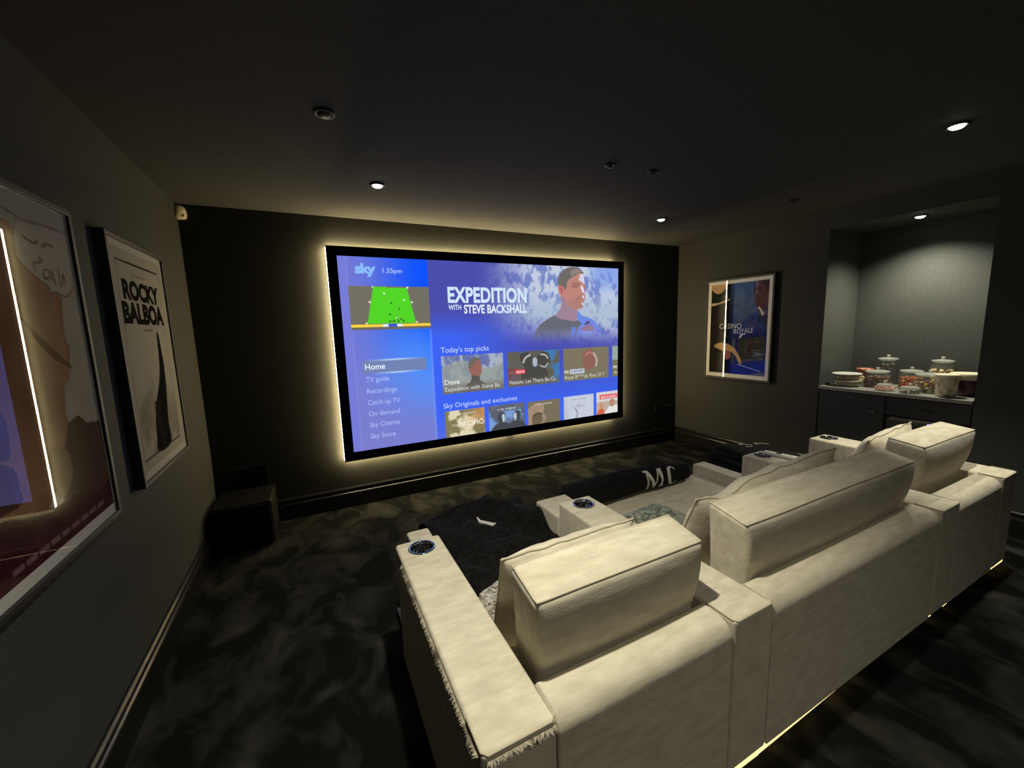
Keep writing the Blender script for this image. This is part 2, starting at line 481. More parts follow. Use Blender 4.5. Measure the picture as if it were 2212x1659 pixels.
# mountain picture behind the title
n1 = fbm(U * 1.9 + 3, V * 2.2 - U * 1.3, 6); n2 = fbm(U * 5.0 + 20, V * 3.0 + U * 2.6, 5)
snow = np.array((196, 205, 226)); rock = np.array((100, 118, 190)); haze = np.array((160, 182, 205))
rk = ss(.47, .62, n1 * .55 + n2 * .45)[..., None] * .8
mtn = snow * (1 - rk) + rock * rk
hz = (ss(1.5, 2.6, V + .25 * n2) * (1 - ss(2.9, 3.7, V)) * .6)[..., None]; mtn = mtn * (1 - hz) + haze * hz
rt = ss(13.3, 14.6, U)[..., None] * (1 - ss(.4, 2.0, V))[..., None] * .65
mtn = mtn * (1 - rt) + np.array((112, 148, 232)) * rt
m = ss(6.3, 10.3, U + .6 * (n1 - .5)) * (1 - ss(2.4, 4.5, V - .09 * (U - 9)))
cv.put(m, mtn)
# man looking to the right, flat shapes of the programme still
man = Canvas(16, 9, 512, 288); man.C = cv.C.copy()
P = man.poly
P([(9.9, 4.5), (10.0, 3.79), (10.26, 3.36), (10.64, 3.09), (11.35, 2.77), (11.62, 2.95), (12.16, 3.06), (12.67, 3.1), (13.19, 3.11), (13.3, 3.54), (13.3, 3.9), (13.3, 4.6)], (104, 106, 118))
P([(12.87, 2.97), (13.0, 2.55), (13.2, 2.78), (13.77, 2.96), (14.19, 3.17), (14.61, 3.68), (14.96, 4.45), (13.76, 4.46), (12.77, 4.42), (12.94, 3.63), (13.19, 3.28)], (110, 140, 226))
P([(12.53, 3.52), (12.8, 3.55), (12.66, 3.99), (12.38, 4.34), (12.34, 4.2)], (98, 124, 226))
P([(11.76, 1.62), (11.79, 2.0), (11.7, 2.44), (11.39, 2.76), (11.62, 2.95), (12.16, 3.06), (12.79, 3.1), (12.92, 2.55), (12.96, 2.36), (12.41, 2.0)], (160, 132, 150))
P([(11.65, 1.09), (12.19, .55), (12.98, .33), (13.34, .42), (13.42, .83), (13.49, 1.09), (13.45, 1.45), (13.49, 1.8), (13.36, 2.07), (13.3, 2.29), (13.04, 2.42), (12.8, 2.47), (12.4, 2.29), (11.98, 1.75), (11.79, 1.65)], (190, 134, 122))
P([(12.13, 2.05), (12.76, 1.9), (13.2, 1.96), (13.32, 2.33), (13.04, 2.42), (12.76, 2.45), (12.4, 2.29)], (176, 128, 119))
P([(12.76, 1.81), (13.05, 1.61), (13.29, 1.64), (13.21, 1.77), (12.84, 1.84)], (176, 124, 114))
P([(13.18, .40), (13.36, .46), (13.44, .96), (13.17, .81), (13.03, .76)], (214, 212, 232))
P([(13.17, 1.13), (13.29, 1.09), (13.43, 1.45), (13.30, 1.45)], (226, 230, 245))
P([(13.27, 1.64), (13.39, 1.68), (13.39, 1.87), (13.31, 1.81)], (224, 226, 242))
P([(13.2, 2.1), (13.32, 2.07), (13.36, 2.23)], (218, 222, 240))
P([(12.50, 1.15), (12.77, 1.0), (13.03, 1.13), (12.77, 1.22)], (164, 110, 104))
man.stroke([(12.56, 1.00), (12.81, .92), (13.11, 1.03)], .04, (142, 104, 100))
man.stroke([(12.84, 1.86), (13.1, 1.81), (13.37, 1.85)], .028, (146, 100, 98))
P([(11.61, 1.12), (11.62, .66), (11.82, .34), (12.12, .13), (12.51, .03), (12.9, .05), (13.22, .17), (13.38, .39), (13.0, .37), (12.82, .5), (12.43, .67), (12.19, .95), (12.15, 1.24), (12.01, 1.3), (11.95, 1.15)], (112, 108, 104))
P([(12.45, .3), (12.75, .14), (13.0, .14), (13.25, .28), (13.05, .33), (12.8, .42), (12.55, .55)], (144, 130, 124))
P([(11.59, 1.12), (11.8, 1.09), (11.99, 1.24), (11.95, 1.56), (11.75, 1.64), (11.62, 1.47)], (196, 124, 116))
P([(11.72, 1.2), (11.86, 1.22), (11.88, 1.45), (11.8, 1.5)], (164, 96, 96))
P([(13.35, 3.41), (13.52, 3.18), (13.81, 3.12), (14.23, 3.44), (14.35, 3.67), (14.65, 3.89), (14.74, 4.16), (14.18, 4.24), (13.89, 4.2), (13.81, 3.79), (13.02, 3.73), (12.9, 3.63)], (122, 130, 214))
P([(13.2, 3.62), (13.5, 3.42), (13.9, 3.44), (14.15, 3.62), (13.9, 3.72), (13.4, 3.72)], (150, 116, 138))
P([(13.42, 3.36), (13.56, 3.18), (13.8, 3.16), (13.72, 3.32)], (78, 84, 126))
man.stroke([(13.2, 3.8), (13.5, 3.86), (13.85, 3.82)], .05, (150, 160, 236)); man.stroke([(13.3, 4.02), (13.6, 4.08), (13.9, 4.03)], .05, (146, 156, 236))
man.stroke([(14.1, 3.8), (14.35, 3.86), (14.6, 4.0)], .05, (150, 160, 236))
fd = (1 - ss(3.35, 4.4, V))
cv.put(fd, man.C)
# side bar
r_ = (U < 4.05); s_ = ss(.37, 4.05, U)[..., None]
side = np.array((112, 120, 214)) * (1 - s_) + np.array((14, 82, 255)) * s_
k = ss(3.3, 6.0, V)[..., None]; side = side * (1 - k) + (np.array((120, 126, 212)) * (1 - s_) + np.array((84, 142, 250)) * s_) * k
k = (np.exp(-((U - 3.2) / 1.6) ** 2 - ((V - 4.4) / 1.5) ** 2))[..., None]; side = side * (1 - k * .7) + np.array((86, 148, 250)) * k * .7
k = ss(5.2, 8.8, V)[..., None] * .9; side = side * (1 - k) + np.array((124, 126, 204)) * k
cv.put(r_, side)
k = ss(0, .40, U) ; cv.put((U < .37), np.array((118, 124, 216)) * np.ones(U.shape + (1,)))
cv.put(np.exp(-((U - 4.03) / .05) ** 2) * (V > 3.36), (128, 158, 255), .55); cv.put(np.exp(-((U - .38) / .04) ** 2), (136, 142, 228), .5)
# live picture: a snooker table seen from above one end
cv.rect(.36, 1.30, 4.04, 3.29, (104, 100, 92)); cv.put((U > .36) & (U < 4.04) & (V > 1.3) & (V < 3.29), (132, 126, 110), .45 * 1) 
cv.poly([(1.44, 1.34), (2.99, 1.35), (3.33, 3.02), (1.09, 3.0)], (84, 214, 40), 1, False)
cv.rect(.36, 3.05, 4.06, 3.17, (250, 214, 66)); cv.rect(1.78, 3.05, 2.02, 3.17, (235, 240, 245)); cv.rect(2.02, 3.05, 2.41, 3.17, (60, 90, 220)); cv.rect(2.41, 3.05, 2.68, 3.17, (235, 240, 245))
cv.rect(.36, 3.17, 4.06, 3.29, (110, 104, 96))
# menu highlight
cv.rect(.70, 4.74, 3.72, 5.34, (116, 132, 176), .92)
cv.put(np.exp(-((V - 4.73) / .035) ** 2) * ss(.6, 2.2, U) * (1 - ss(2.2, 3.8, U)), (205, 225, 255)); cv.put(np.exp(-((V - 5.35) / .035) ** 2) * ss(.9, 2.3, U) * (1 - ss(2.3, 3.7, U)), (205, 225, 255))
# first row of tiles
def tile(u0, v0, u1, v1, col): cv.rect(u0, v0, u1, v1, col)
T = (U > 4.49) & (U < 7.94) & (V > 4.72) & (V < 6.69)
cv.put(T, mtn * .86)
cv.put(T & (V > 5.25 + .25 * np.sin(U * 2)), (150, 158, 150), .75)
f = Canvas(16, 9, 512, 288); f.C = cv.C.copy()
f.poly([(5.5, 6.69), (5.75, 6.35), (6.05, 6.1), (6.1, 5.6), (6.55, 5.75), (6.55, 6.1), (6.8, 6.3), (6.95, 6.69)], (92, 88, 84))
f.poly([(5.95, 5.55), (5.93, 5.2), (6.15, 4.95), (6.45, 4.92), (6.62, 5.05), (6.66, 5.4), (6.68, 5.7), (6.5, 5.9), (6.25, 5.85), (6.05, 5.75)], (152, 104, 92))
f.poly([(5.93, 5.45), (5.95, 5.15), (6.15, 4.93), (6.5, 4.92), (6.6, 5.05), (6.3, 5.1), (6.15, 5.4)], (112, 104, 96))
f.put(ss(6.0, 6.6, V) * T, (110, 106, 96), .85)
cv.put(T, f.C)
T = (U > 8.19) & (U < 11.61) & (V > 4.73) & (V < 6.66)
dk = fbm(U * 1.3, V * 1.3 + 9, 4)
c2 = np.array((98, 96, 86)) * (1 - ss(.5, .62, dk)[..., None]) + np.array((70, 122, 176)) * ss(.5, .62, dk)[..., None]
cv.put(T, c2); cv.put(T & (U < 8.9) & (V > 5.6), (120, 74, 76), .7)
f = Canvas(16, 9, 512, 288); f.C = cv.C.copy()
for P_ in ([(9.0, 4.9), (9.35, 4.78), (9.75, 4.95), (9.85, 5.4), (9.6, 5.75), (9.25, 5.6), (9.05, 5.3)], [(10.15, 5.0), (10.5, 4.8), (10.85, 4.95), (10.95, 5.35), (10.7, 5.7), (10.3, 5.65), (10.1, 5.4)],
           [(9.2, 5.7), (9.9, 5.6), (10.6, 5.7), (10.8, 6.4), (9.9, 6.6), (9.1, 6.4)]): f.poly(P_, (74, 72, 68))
f.stroke([(9.2, 5.35), (9.35, 5.1), (9.65, 4.95)], .06, (190, 192, 190)); f.stroke([(10.35, 4.95), (10.65, 5.02), (10.8, 5.2)], .05, (190, 192, 190)); f.stroke([(10.3, 5.6), (10.6, 5.7), (10.8, 5.5)], .05, (170, 172, 170))
f.poly([(9.8, 5.2), (9.98, 5.1), (10.1, 5.25), (10.08, 5.55), (9.95, 5.65), (9.82, 5.5)], (170, 180, 190))
f.put(ss(6.1, 6.6, V) * T, (108, 104, 94), .8); cv.put(T, f.C)
T = (U > 11.88) & (U < 15.28) & (V > 4.74) & (V < 6.68)
cv.put(T, (126, 118, 96))
cv.poly([(13.3, 5.1), (13.7, 4.85), (14.1, 5.0), (14.25, 5.5), (14.05, 6.0), (13.6, 6.1), (13.3, 5.7)], (142, 98, 86))
cv.stroke([(13.5, 5.2), (13.75, 5.02), (13.95, 5.12)], .08, (176, 120, 108)); cv.stroke([(14.1, 5.1), (14.32, 5.5), (14.28, 5.85)], .08, (188, 172, 160))
cv.put((U > 15.56) & (V > 4.74) & (V < 6.66), (150, 168, 160)); cv.put((U > 15.56) & (V > 5.6) & (V < 6.66), (112, 112, 84), .9)
# second row of tiles
T = (U > 4.5) & (U < 6.75) & (V > 7.62)
a = fbm(U * 2.2 + 4, V * 2.2, 5)
g = ss(.40, .62, a)[..., None]; c = np.array((128, 122, 84)) * (1 - g) + np.array((226, 214, 180)) * g
o_ = (ss(5.4, 6.7, U) * (1 - ss(7.9, 8.9, V)))[..., None] * .75; c = c * (1 - o_) + np.array((206, 142, 84)) * o_
cv.put(T, c)
T = (U > 6.97) & (U < 9.19) & (V > 7.62)
a = fbm(U * 1.6 + 31, V * 1.6, 4); g = ss(.42, .66, a)[..., None]
cv.put(T, np.array((92, 98, 116)) * (1 - g) + np.array((122, 158, 212)) * g)
cv.put(T & (V < 8.0), (98, 98, 104), .8)
for cx, lt in ((7.75, 1), (8.7, -1)):
    cv.poly([(cx - .6, 9.05), (cx - .45, 8.75), (cx - .2, 8.6), (cx + .2, 8.6), (cx + .4, 8.75), (cx + .55, 9.05)], (70, 72, 80))
    cv.poly([(cx - .22, 8.5), (cx - .24, 8.2), (cx - .05, 8.02), (cx + .18, 8.08), (cx + .24, 8.35), (cx + .12, 8.62), (cx - .1, 8.64)], (74, 76, 84))
    cv.poly([(cx + .02 * lt, 8.2), (cx + .17 * lt, 8.15), (cx + .2 * lt, 8.4), (cx + .08 * lt, 8.6)], (188, 198, 214))
T = (U > 9.41) & (U < 11.61) & (V > 7.63)
cv.put(T, (120, 112, 90))
f = Canvas(16, 9, 512, 288); f.C = cv.C.copy()
f.poly([(9.42, 8.2), (9.6, 7.9), (10.2, 7.75), (10.5, 8.0), (10.45, 8.35), (10.6, 8.7), (10.3, 9.0), (9.42, 9.0)], (162, 140, 116)); f.poly([(9.7, 8.55), (10.0, 8.42), (10.3, 8.5), (10.35, 8.9), (9.75, 9.0)], (112, 96, 78)); f.stroke([(9.75, 8.5), (10.0, 8.36), (10.35, 8.45)], .05, (82, 70, 58))
cv.put(T, f.C)
T = (U > 11.87) & (U < 14.08) & (V > 7.60)
cv.put(T, (198, 206, 222)); cv.put(T, (164, 174, 180), .6 * (1 - ss(11.9, 12.6, U + .5 * fbm(U * 2, V * 2, 3))))
cv.stroke([(12.7, 8.4), (12.85, 8.7), (12.75, 9.0)], .05, (140, 146, 158)); cv.stroke([(12.95, 8.1), (12.95, 8.35)], .025, (150, 156, 168))
T = (U > 14.31) & (V > 7.59)
cv.put(T, (212, 210, 212)); cv.put(T & (V > 8.2), (186, 164, 144), .8)
cv.rect(14.55, 7.78, 16, 8.06, (224, 88, 98))
cv.poly([(14.3, 9.05), (14.5, 8.7), (14.75, 8.6), (15.0, 9.05)], (206, 104, 72)); cv.poly([(14.55, 8.55), (14.6, 8.25), (14.8, 8.25), (14.85, 8.5), (14.7, 8.65)], (196, 150, 120))
cv.poly([(14.95, 9.1), (15.15, 8.7), (15.5, 8.5), (16.1, 8.6), (16.2, 9.1)], (226, 226, 228)); cv.poly([(15.35, 8.4), (15.38, 8.15), (15.6, 8.08), (15.75, 8.25), (15.7, 8.5), (15.52, 8.6)], (184, 138, 110))
for u, v, c in [(1.92, 1.63, (235, 245, 235)), (2.82, 1.92, (220, 240, 210)), (2.22, 2.07, (40, 110, 40)), (2.58, 2.35, (50, 80, 30)), (2.12, 2.6, (30, 90, 30)), (2.42, 2.78, (230, 235, 220)), (2.45, 2.83, (40, 80, 30)), (2.62, 2.83, (60, 70, 30)), (2.74, 2.9, (40, 90, 30)), (2.3, 2.9, (40, 90, 30)), (2.2, 2.92, (60, 90, 40)), (2.1, 2.92, (40, 90, 30)), (2.5, 2.93, (50, 80, 40)),
                (1.42, 1.33, (240, 240, 235)), (3.02, 1.34, (240, 240, 235)), (1.25, 2.03, (240, 240, 235)), (3.2, 2.04, (240, 240, 235)), (1.04, 3.0, (245, 225, 180)), (3.38, 2.98, (245, 225, 180))]:
    cv.put(np.hypot(U - u, V - v) < .045, c)
cv.rect(8.68, 5.72, 9.3, 5.98, (226, 70, 84))
cv.rect(12.32, 5.97, 13.4, 6.25, (200, 208, 220))
pic = link('projected_picture', cv.mesh(lambda u, v: (SX + u * K, np.full(u.shape, -.070), SZ + SH - v * K), 'projected_picture'), M_pic, scr)

WH, LB = (226, 236, 255), (176, 196, 250)
F = Flat(scr_pt)
F.text('sky', .71, .72, 1.63, .44, (140, 190, 255), bold=.045, spacing=.88); F.build('channel_logo', M_pic, pic)
F = Flat(scr_pt); F.text('1.55pm', 1.93, .68, 2.81, .21, (200, 220, 255)); F.build('clock_text', M_pic, pic)
def caption(name, *a, **k):
    F = Flat(scr_pt); F.text(*a, **k); return F.build(name, M_pic, pic)
caption('title_text', 'EXPEDITION', 5.0, 2.03, 9.52, .76, (208, 232, 255), bold=.035, spacing=1.02)
caption('title_text', 'WITH', 5.01, 2.41, 5.69, .25, WH, bold=.02)
caption('title_text', 'STEVE BACKSHALL', 5.83, 2.59, 9.5, .43, WH, bold=.03)
F = Flat(scr_pt); F.text('Home', .81, 5.15, 1.72, .27, (240, 248, 255), bold=.012); F.build('menu_entry', M_pic, pic)
for t, u1, v in [('TV guide', 1.87, 5.73), ('Recordings', 2.2, 6.28), ('Catch up TV', 2.31, 6.83), ('On demand', 2.26, 7.37), ('Sky Cinema', 2.23, 7.91), ('Sky Store', 1.98, 8.47)]:
    F = Flat(scr_pt); F.text(t, .81, v, u1, .235, LB); F.build('menu_entry', M_pic, pic)
F = Flat(scr_pt); F.text("Today's top picks", 4.49, 4.56, 7.13, .27, (205, 222, 255)); F.build('row_heading', M_pic, pic)
F = Flat(scr_pt); F.text('Sky Originals and exclusives', 4.47, 7.43, 8.74, .25, (205, 222, 255)); F.build('row_heading', M_pic, pic)
caption('tile_caption', 'Dave', 4.6, 6.21, 5.42, .24, (235, 235, 230), bold=.01)
caption('tile_caption', 'Expedition with Steve Ba', 4.61, 6.57, 7.7, .22, (222, 224, 222))
caption('tile_caption', 'Venom: Let There Be Ca', 8.28, 6.53, 11.3, .22, (222, 224, 222))
caption('tile_caption', 'store', 8.74, 5.92, 9.25, .16, (245, 235, 235), bold=.01)
caption('tile_caption', 'sky', 8.3, 5.92, 8.6, .15, (190, 110, 110))
caption('tile_caption', 'sky', 11.93, 6.18, 12.27, .2, (232, 232, 230), bold=.02)
caption('tile_caption', 'H HISTORY', 12.4, 6.19, 13.32, .15, (80, 96, 140), bold=.02)
caption('tile_caption', 'Royal B****ds: Rise Of T', 11.97, 6.55, 14.93, .21, (214, 214, 206))
caption('tile_caption', 'sky', 15.62, 6.12, 15.97, .18, (232, 232, 230), bold=.02); caption('tile_caption', 'An', 15.68, 6.5, 15.96, .2, (222, 222, 214))
caption('tile_caption', 'a sky exclusive', 5.02, 7.86, 6.25, .12, (236, 232, 220)); caption('tile_caption', 'THE', 4.85, 8.47, 5.2, .14, (226, 220, 200)); caption('tile_caption', 'PACIFIC', 5.22, 8.49, 6.65, .26, (240, 236, 224), bold=.015)
caption('tile_caption', 'a sky original', 7.5, 7.9, 8.6, .12, (220, 224, 232)); caption('tile_caption', 'a sky exclusive', 9.9, 7.88, 11.05, .12, (224, 220, 206)); caption('tile_caption', 'a sky original', 12.35, 7.86, 13.45, .11, (130, 136, 148))
caption('tile_caption', 'OLOPASS', 12.4, 8.33, 13.4, .16, (128, 134, 146), spacing=1.4)
caption('tile_caption', 'BRASSIC', 14.66, 8.0, 15.98, .16, (240, 206, 206), bold=.02)

# ------------------------------------------------------------------ framed posters
def poster(name, label, wallx, side, y_left, w, top, h, bleed, paint, letters=None):
    """side=+1: hangs on the left wall facing +x, picture's left edge is the near (-y) end; -1: on the right wall, left edge is the far end"""
    def pt(s, t, lift=0): return (wallx + side * (.026 + lift), y_left + side * s, top - t)
    root = empty(name, (wallx, y_left + side * w / 2, top - h / 2), label, 'framed poster', 'framed film posters on the walls')
    b = .020
    bm = bmesh.new()
    X0, X1 = sorted((wallx + side * .001, wallx + side * .036))
    def yy(a, c): return sorted((y_left + side * a, y_left + side * c))
    for s0, s1, t0, t1 in [(-b, w + b, -b, 0), (-b, w + b, h, h + b), (-b, 0, 0, h), (w, w + b, 0, h)]:
        ya, yb = yy(s0, s1); add_box(bm, X0, X1, ya, yb, top - t1, top - t0, .002, 2)
    ya, yb = yy(0, w)
    add_box(bm, min(wallx, wallx + side * .01), max(wallx, wallx + side * .01), ya, yb, top - h, top)
    link('frame', bm_mesh(bm), M_frame, root)
    bm = bmesh.new()
    for s0, s1, t0, t1 in [(0, w, 0, bleed[1]), (0, w, h - bleed[3], h), (0, bleed[0], bleed[1], h - bleed[3]), (w - bleed[2], w, bleed[1], h - bleed[3])]:
        ya, yb = yy(s0, s1); Xa, Xb = sorted((wallx + side * .010, wallx + side * .0275)); add_box(bm, Xa, Xb, ya, yb, top - t1, top - t0)
    link('mount', bm_mesh(bm), M_mat, root)
    c = Canvas(w, h, 140, 210); paint(c)
    def fn(u, v): return (np.full(u.shape, wallx + side * .0265), y_left + side * u, top - v)
    me = c.mesh(fn, 'print')
    if side < 0: me.flip_normals()
    pr = link('print', me, M_paper, root)
    if letters:
        F = Flat(pt); letters(F); F.build('lettering', M_paper, pr)
    ya, yb = yy(0, w); Xa, Xb = sorted((wallx + side * .0310, wallx + side * .0316))
    bm = bmesh.new(); add_box(bm, Xa, Xb, ya, yb, top - h, top); link('glass', bm_mesh(bm), M_glass, root)
    return root

def paint_comic(c):
    U, V = c.U, c.V; a = fbm(U * 9, V * 9, 5)
    c.C[:] = np.array((196, 192, 178)); c.put(ss(.45, .65, a), (178, 174, 160), .4)
    # broad tan shape with ragged right edge
    c.poly([(-.02, .10), (.2, .08), (.39, .09), (.42, .19), (.53, .25), (.594, .276), (.58, .331), (.565, .407), (.589, .43), (.574, .472), (.563, .495), (.56, .514), (.542, .539), (.515, .546), (.493, .641), (.498, .667), (.46, .76), (.3, .9), (-.02, .9)], (168, 122, 92), 1, False)
    tan = (a > 0) & (U < .6)
    c.put(ss(.4, .7, fbm(U * 5 + 3, V * 5, 4)) * inpoly(U, V, [(0, .1), (.39, .09), (.42, .19), (.55, .26), (.56, .53), (.49, .7), (.3, .9), (0, .9)]), (206, 164, 124), .55)
    c.poly([(.35, .33), (.406, .403), (.473, .46), (.562, .50), (.562, .483), (.458, .415), (.385, .361)], (110, 76, 58))
    c.poly([(.498, .667), (.563, .655), (.608, .69), (.72, .70), (.72, 1.05), (.40, 1.05), (.40, .82), (.45, .74)], (92, 66, 58), 1, False)
    c.poly([(.36, .74), (.42, .72), (.47, .76), (.46, .84), (.38, .87)], (150, 126, 96))
    c.poly([(-.02, .56), (.2, .57), (.212, .7), (.168, .70), (.218, .735), (.224, .79), (.222, .823), (.14, .83), (-.02, .8)], (104, 74, 62))
    c.poly([(-.02, .84), (.128, .828), (.224, .859), (.332, .885), (.466, .89), (.60, .93), (.72, .92), (.72, 1.06), (-.02, 1.06)], (72, 30, 42))
    c.put(ss(.45, .7, fbm(U * 14, V * 6, 4)) * (V > .9), (104, 58, 62), .4)
    for s0 in np.arange(.14, .6, .055): c.rect(s0, .968, s0 + .042, .985, (158, 128, 128), .8)
    c.stroke([(-.02, .842), (.128, .832), (.224, .861), (.332, .888)], .006, (170, 140, 104))
    c.poly([(.404, .105), (.402, .189), (.46, .222), (.527, .251), (.529, .271), (.559, .263), (.615, .271), (.651, .257), (.669, .236), (.675, .145), (.67, .072), (.521, .075), (.46, .079), (.418, .093)], (204, 200, 186))
    c.stroke([(.404, .105), (.402, .189), (.527, .251), (.529, .271), (.559, .263), (.615, .271), (.651, .257), (.669, .236)], .003, (120, 110, 96))
    for s_ in ([(.443, .119), (.491, .128), (.514, .118)], [(.53, .13), (.56, .118), (.588, .121)], [(.500, .165), (.517, .176), (.468, .19), (.475, .21)], [(.509, .226), (.52, .2), (.543, .201), (.54, .222), (.509, .226)], [(.553, .225), (.56, .2), (.571, .241)], [(.6, .186), (.598, .24)], [(.61, .235), (.624, .201), (.63, .23)]):
        c.stroke(s_, .004, (120, 112, 96))
    c.stroke([(.0, .03), (.3, .05), (.45, .07), (.52, .066), (.68, .059)], .004, (150, 136, 136))
poster('framed_poster', 'big cropped framed poster at the left edge, tan and maroon with a white speech bubble', 0, 1, -2.307, .70, 1.872, 1.04, (.008, .004, .008, .034), paint_comic)

def paint_grey(c):
    U, V = c.U, c.V
    c.C[:] = np.array((204, 200, 186))
    a = fbm(U * 8 + 2, V * 8, 5)
    c.put(ss(.55, .9, V) * ss(.42, .62, a) * (U > .052) * (U < .6) * (V < .957), (150, 147, 136), .7)
    c.put((V > .60) * (V < .8) * (U < .30) * (U > .052) * ss(.38, .6, a), (160, 156, 144), .6)
    # tall dark brush mark widening downwards
    c.poly([(.445, .40), (.470, .39), (.482, .46), (.487, .56), (.478, .66), (.455, .74), (.432, .84), (.42, .957), (.235, .957), (.235, .88), (.255, .80), (.30, .72), (.36, .66), (.405, .59), (.432, .50)], (14, 12, 14))
    c.put(inpoly(U, V, [(.23, .7), (.5, .7), (.5, .957), (.23, .957)]) * ss(.5, .62, fbm(U * 16, V * 5 + 4, 4)) * ((U > .27) & (U < .40) & (V > .72)), (52, 46, 46), .7)
    c.stroke([(.068, .08), (.591, .083)], .004, (40, 36, 34)); c.stroke([(.052, .957), (.575, .957)], .004, (40, 36, 34))
    c.stroke([(.066, .08), (.052, .957)], .0022, (140, 136, 126)); c.stroke([(.592, .083), (.575, .957)], .0022, (140, 136, 126))
    c.rect(.278, .372, .398, .384, (140, 132, 120), .8); c.rect(.22, .128, .40, .134, (150, 146, 134), .7)
def text_grey(F):
    F.text('ROCKY', .102, .240, .560, .082, (6, 4, 6), bold=.055)
    F.text('BALBOA', .068, .345, .590, .090, (6, 4, 6), bold=.055)
poster('framed_poster', 'narrow-looking framed pale poster lettered ROCKY BALBOA on the left wall', 0, 1, -1.319, .667, 1.876, 1.04, (.02, .03, .02, .035), paint_grey, text_grey)

def paint_blue(c):
    U, V = c.U, c.V; a = fbm(U * 9, V * 9, 4)
    c.C[:] = np.array((30, 40, 84)); c.put(1 - ss(.1, .5, V), (52, 74, 110)); c.put(ss(.45, .6, a) * (V > .25) * (V < .55), (24, 30, 64), .7)  # blue ground partly holds the screen's reflection, painted into the print
    c.rect(0, 0, .262, 1.1, (26, 22, 22)); c.put((U < .262) * (V > .12) * (V < .2), (34, 46, 36), .7)  # dark band takes in the mirrored screen frame, painted at its right edge
    c.poly([(.498, .03), (.70, .03), (.70, .34), (.62, .321), (.551, .284), (.506, .218)], (48, 26, 36), 1, False)  # maroon patch: mirrored figure from the screen, painted in
    c.poly([(.32, .562), (.70, .54), (.70, .79), (.333, .834)], (24, 26, 32), 1, False)
    c.poly([(.262, .858), (.70, .79), (.70, 1.0), (.262, 1.0)], (26, 34, 110), 1, False)  # blue foot, partly mirrored screen light put into the colour
    c.poly([(.04, .03), (.199, .03), (.192, .093), (.127, .129), (.057, .097)], (196, 160, 120))
    c.poly([(.049, .255), (.131, .24), (.244, .208), (.252, .19), (.141, .222), (.053, .225)], (206, 186, 150))
    c.poly([(.559, .292), (.583, .294), (.6, .32), (.626, .351), (.608, .377), (.592, .35), (.586, .333)], (206, 200, 176))
    c.poly([(.092, .695), (.131, .659), (.227, .653), (.322, .698), (.38, .772), (.419, .854), (.393, .864), (.344, .782), (.29, .745), (.28, .80), (.23, .82), (.20, .74), (.153, .72)], (190, 152, 110))
    c.poly([(.22, .74), (.28, .74), (.29, .80), (.25, .83), (.22, .80)], (148, 92, 96))
    c.stroke([(.376, .874), (.45, .89), (.614, .930)], .006, (150, 150, 220))
    for v, u0, u1 in ((.631, .545, .593), (.72, .52, .648), (.737, .52, .60), (.755, .56, .61)): c.rect(u0, v, u1, v + .006, (130, 136, 150), .8)
    for v, u0, u1 in ((.94, .28, .42), (.925, .4, .6)): c.rect(u0, v, u1, v + .004, (90, 100, 190), .8)
def text_blue(F):
    F.text('CASINO', .150, .500, .400, .050, (205, 212, 222), bold=.0)
    F.text('ROYALE', .318, .556, .524, .048, (205, 212, 222), bold=.0, slope=-.06)
    F.poly([(.375, .598), (.392, .566), (.385, .556), (.450, .552), (.446, .560), (.418, .566), (.392, .600)], (205, 212, 222))
poster('framed_poster', 'framed dark blue poster lettered CASINO ROYALE on the right wall beside the alcove', W, -1, -.441, .699, 1.875, 1.017, (.040, .036, .036, .040), paint_blue, text_blue)

# ------------------------------------------------------------------ small wall items
M_cream = mat('cream_plastic', (.62, .55, .40), .4)
t = empty('motion_sensor', (.03, -.03, 2.245), 'small cream motion sensor high in the left corner beside the screen wall', 'motion sensor')
bm = bmesh.new()
prof = [(.0, 0), (.030, .002), (.042, .010), (.047, .03), (.046, .055), (.040, .078), (.028, .088), (.0, .092)]
lathe(bm, prof, .008, -.008, 2.245, 32)
bmesh.ops.bisect_plane(bm, geom=list(bm.verts) + list(bm.edges) + list(bm.faces), plane_co=(.004, 0, 0), plane_no=(-1, 0, 0), clear_outer=True)
bmesh.ops.bisect_plane(bm, geom=list(bm.verts) + list(bm.edges) + list(bm.faces), plane_co=(0, -.004, 0), plane_no=(0, 1, 0), clear_outer=True)
bmesh.ops.holes_fill(bm, edges=[e_ for e_ in bm.edges if e_.is_boundary])
link('housing', bm_mesh(bm), M_cream, t, 50)
box('lens_window', .034, .0465, -.046, -.036, 2.256, 2.272, mat('sensor_lens', (.8, .75, .62), .3), t, .002)

t = empty('subwoofer', (.21, -.215, 0), 'plain black box speaker on the carpet in the left corner under the screen wall', 'speaker')
box('cabinet', .032, .385, -.395, -.035, 0.012, .325, mat('dull_black', (.0022, .0022, .0022), .7, spec=.2), t, .02, 4)
box('grille', .045, .372, -.410, -.394, .03, .31, M_grille, t, .006)
for sx in (.07, .35):
    for sy in (-.35, -.08):
        bm = bmesh.new(); lathe(bm, [(0, 0), (.015, 0), (.015, .014), (0, .014)], sx, sy, 0, 16); link('foot', bm_mesh(bm), M_blk, t, 40)
t = empty('wall_plate', (.215, 0, .29), 'glossy black rectangular plate on the wall above the black box speaker', 'wall plate')
box('plate', .085, .342, -.020, -.0005, .285, .48, M_gloss, t, .004)
bm = bmesh.new()
for a in ((.085, .342, .474, .480), (.085, .342, .285, .291), (.085, .091, .291, .474), (.336, .342, .291, .474)): add_box(bm, a[0], a[1], -.024, -.0205, a[2], a[3])
link('rim', bm_mesh(bm), mat('dark_rim', (.05, .05, .05), .25), t)
t = empty('blank_plate', (4.445, 0, .40), 'blank black wall plate left of the socket, right of the screen', 'wall plate')
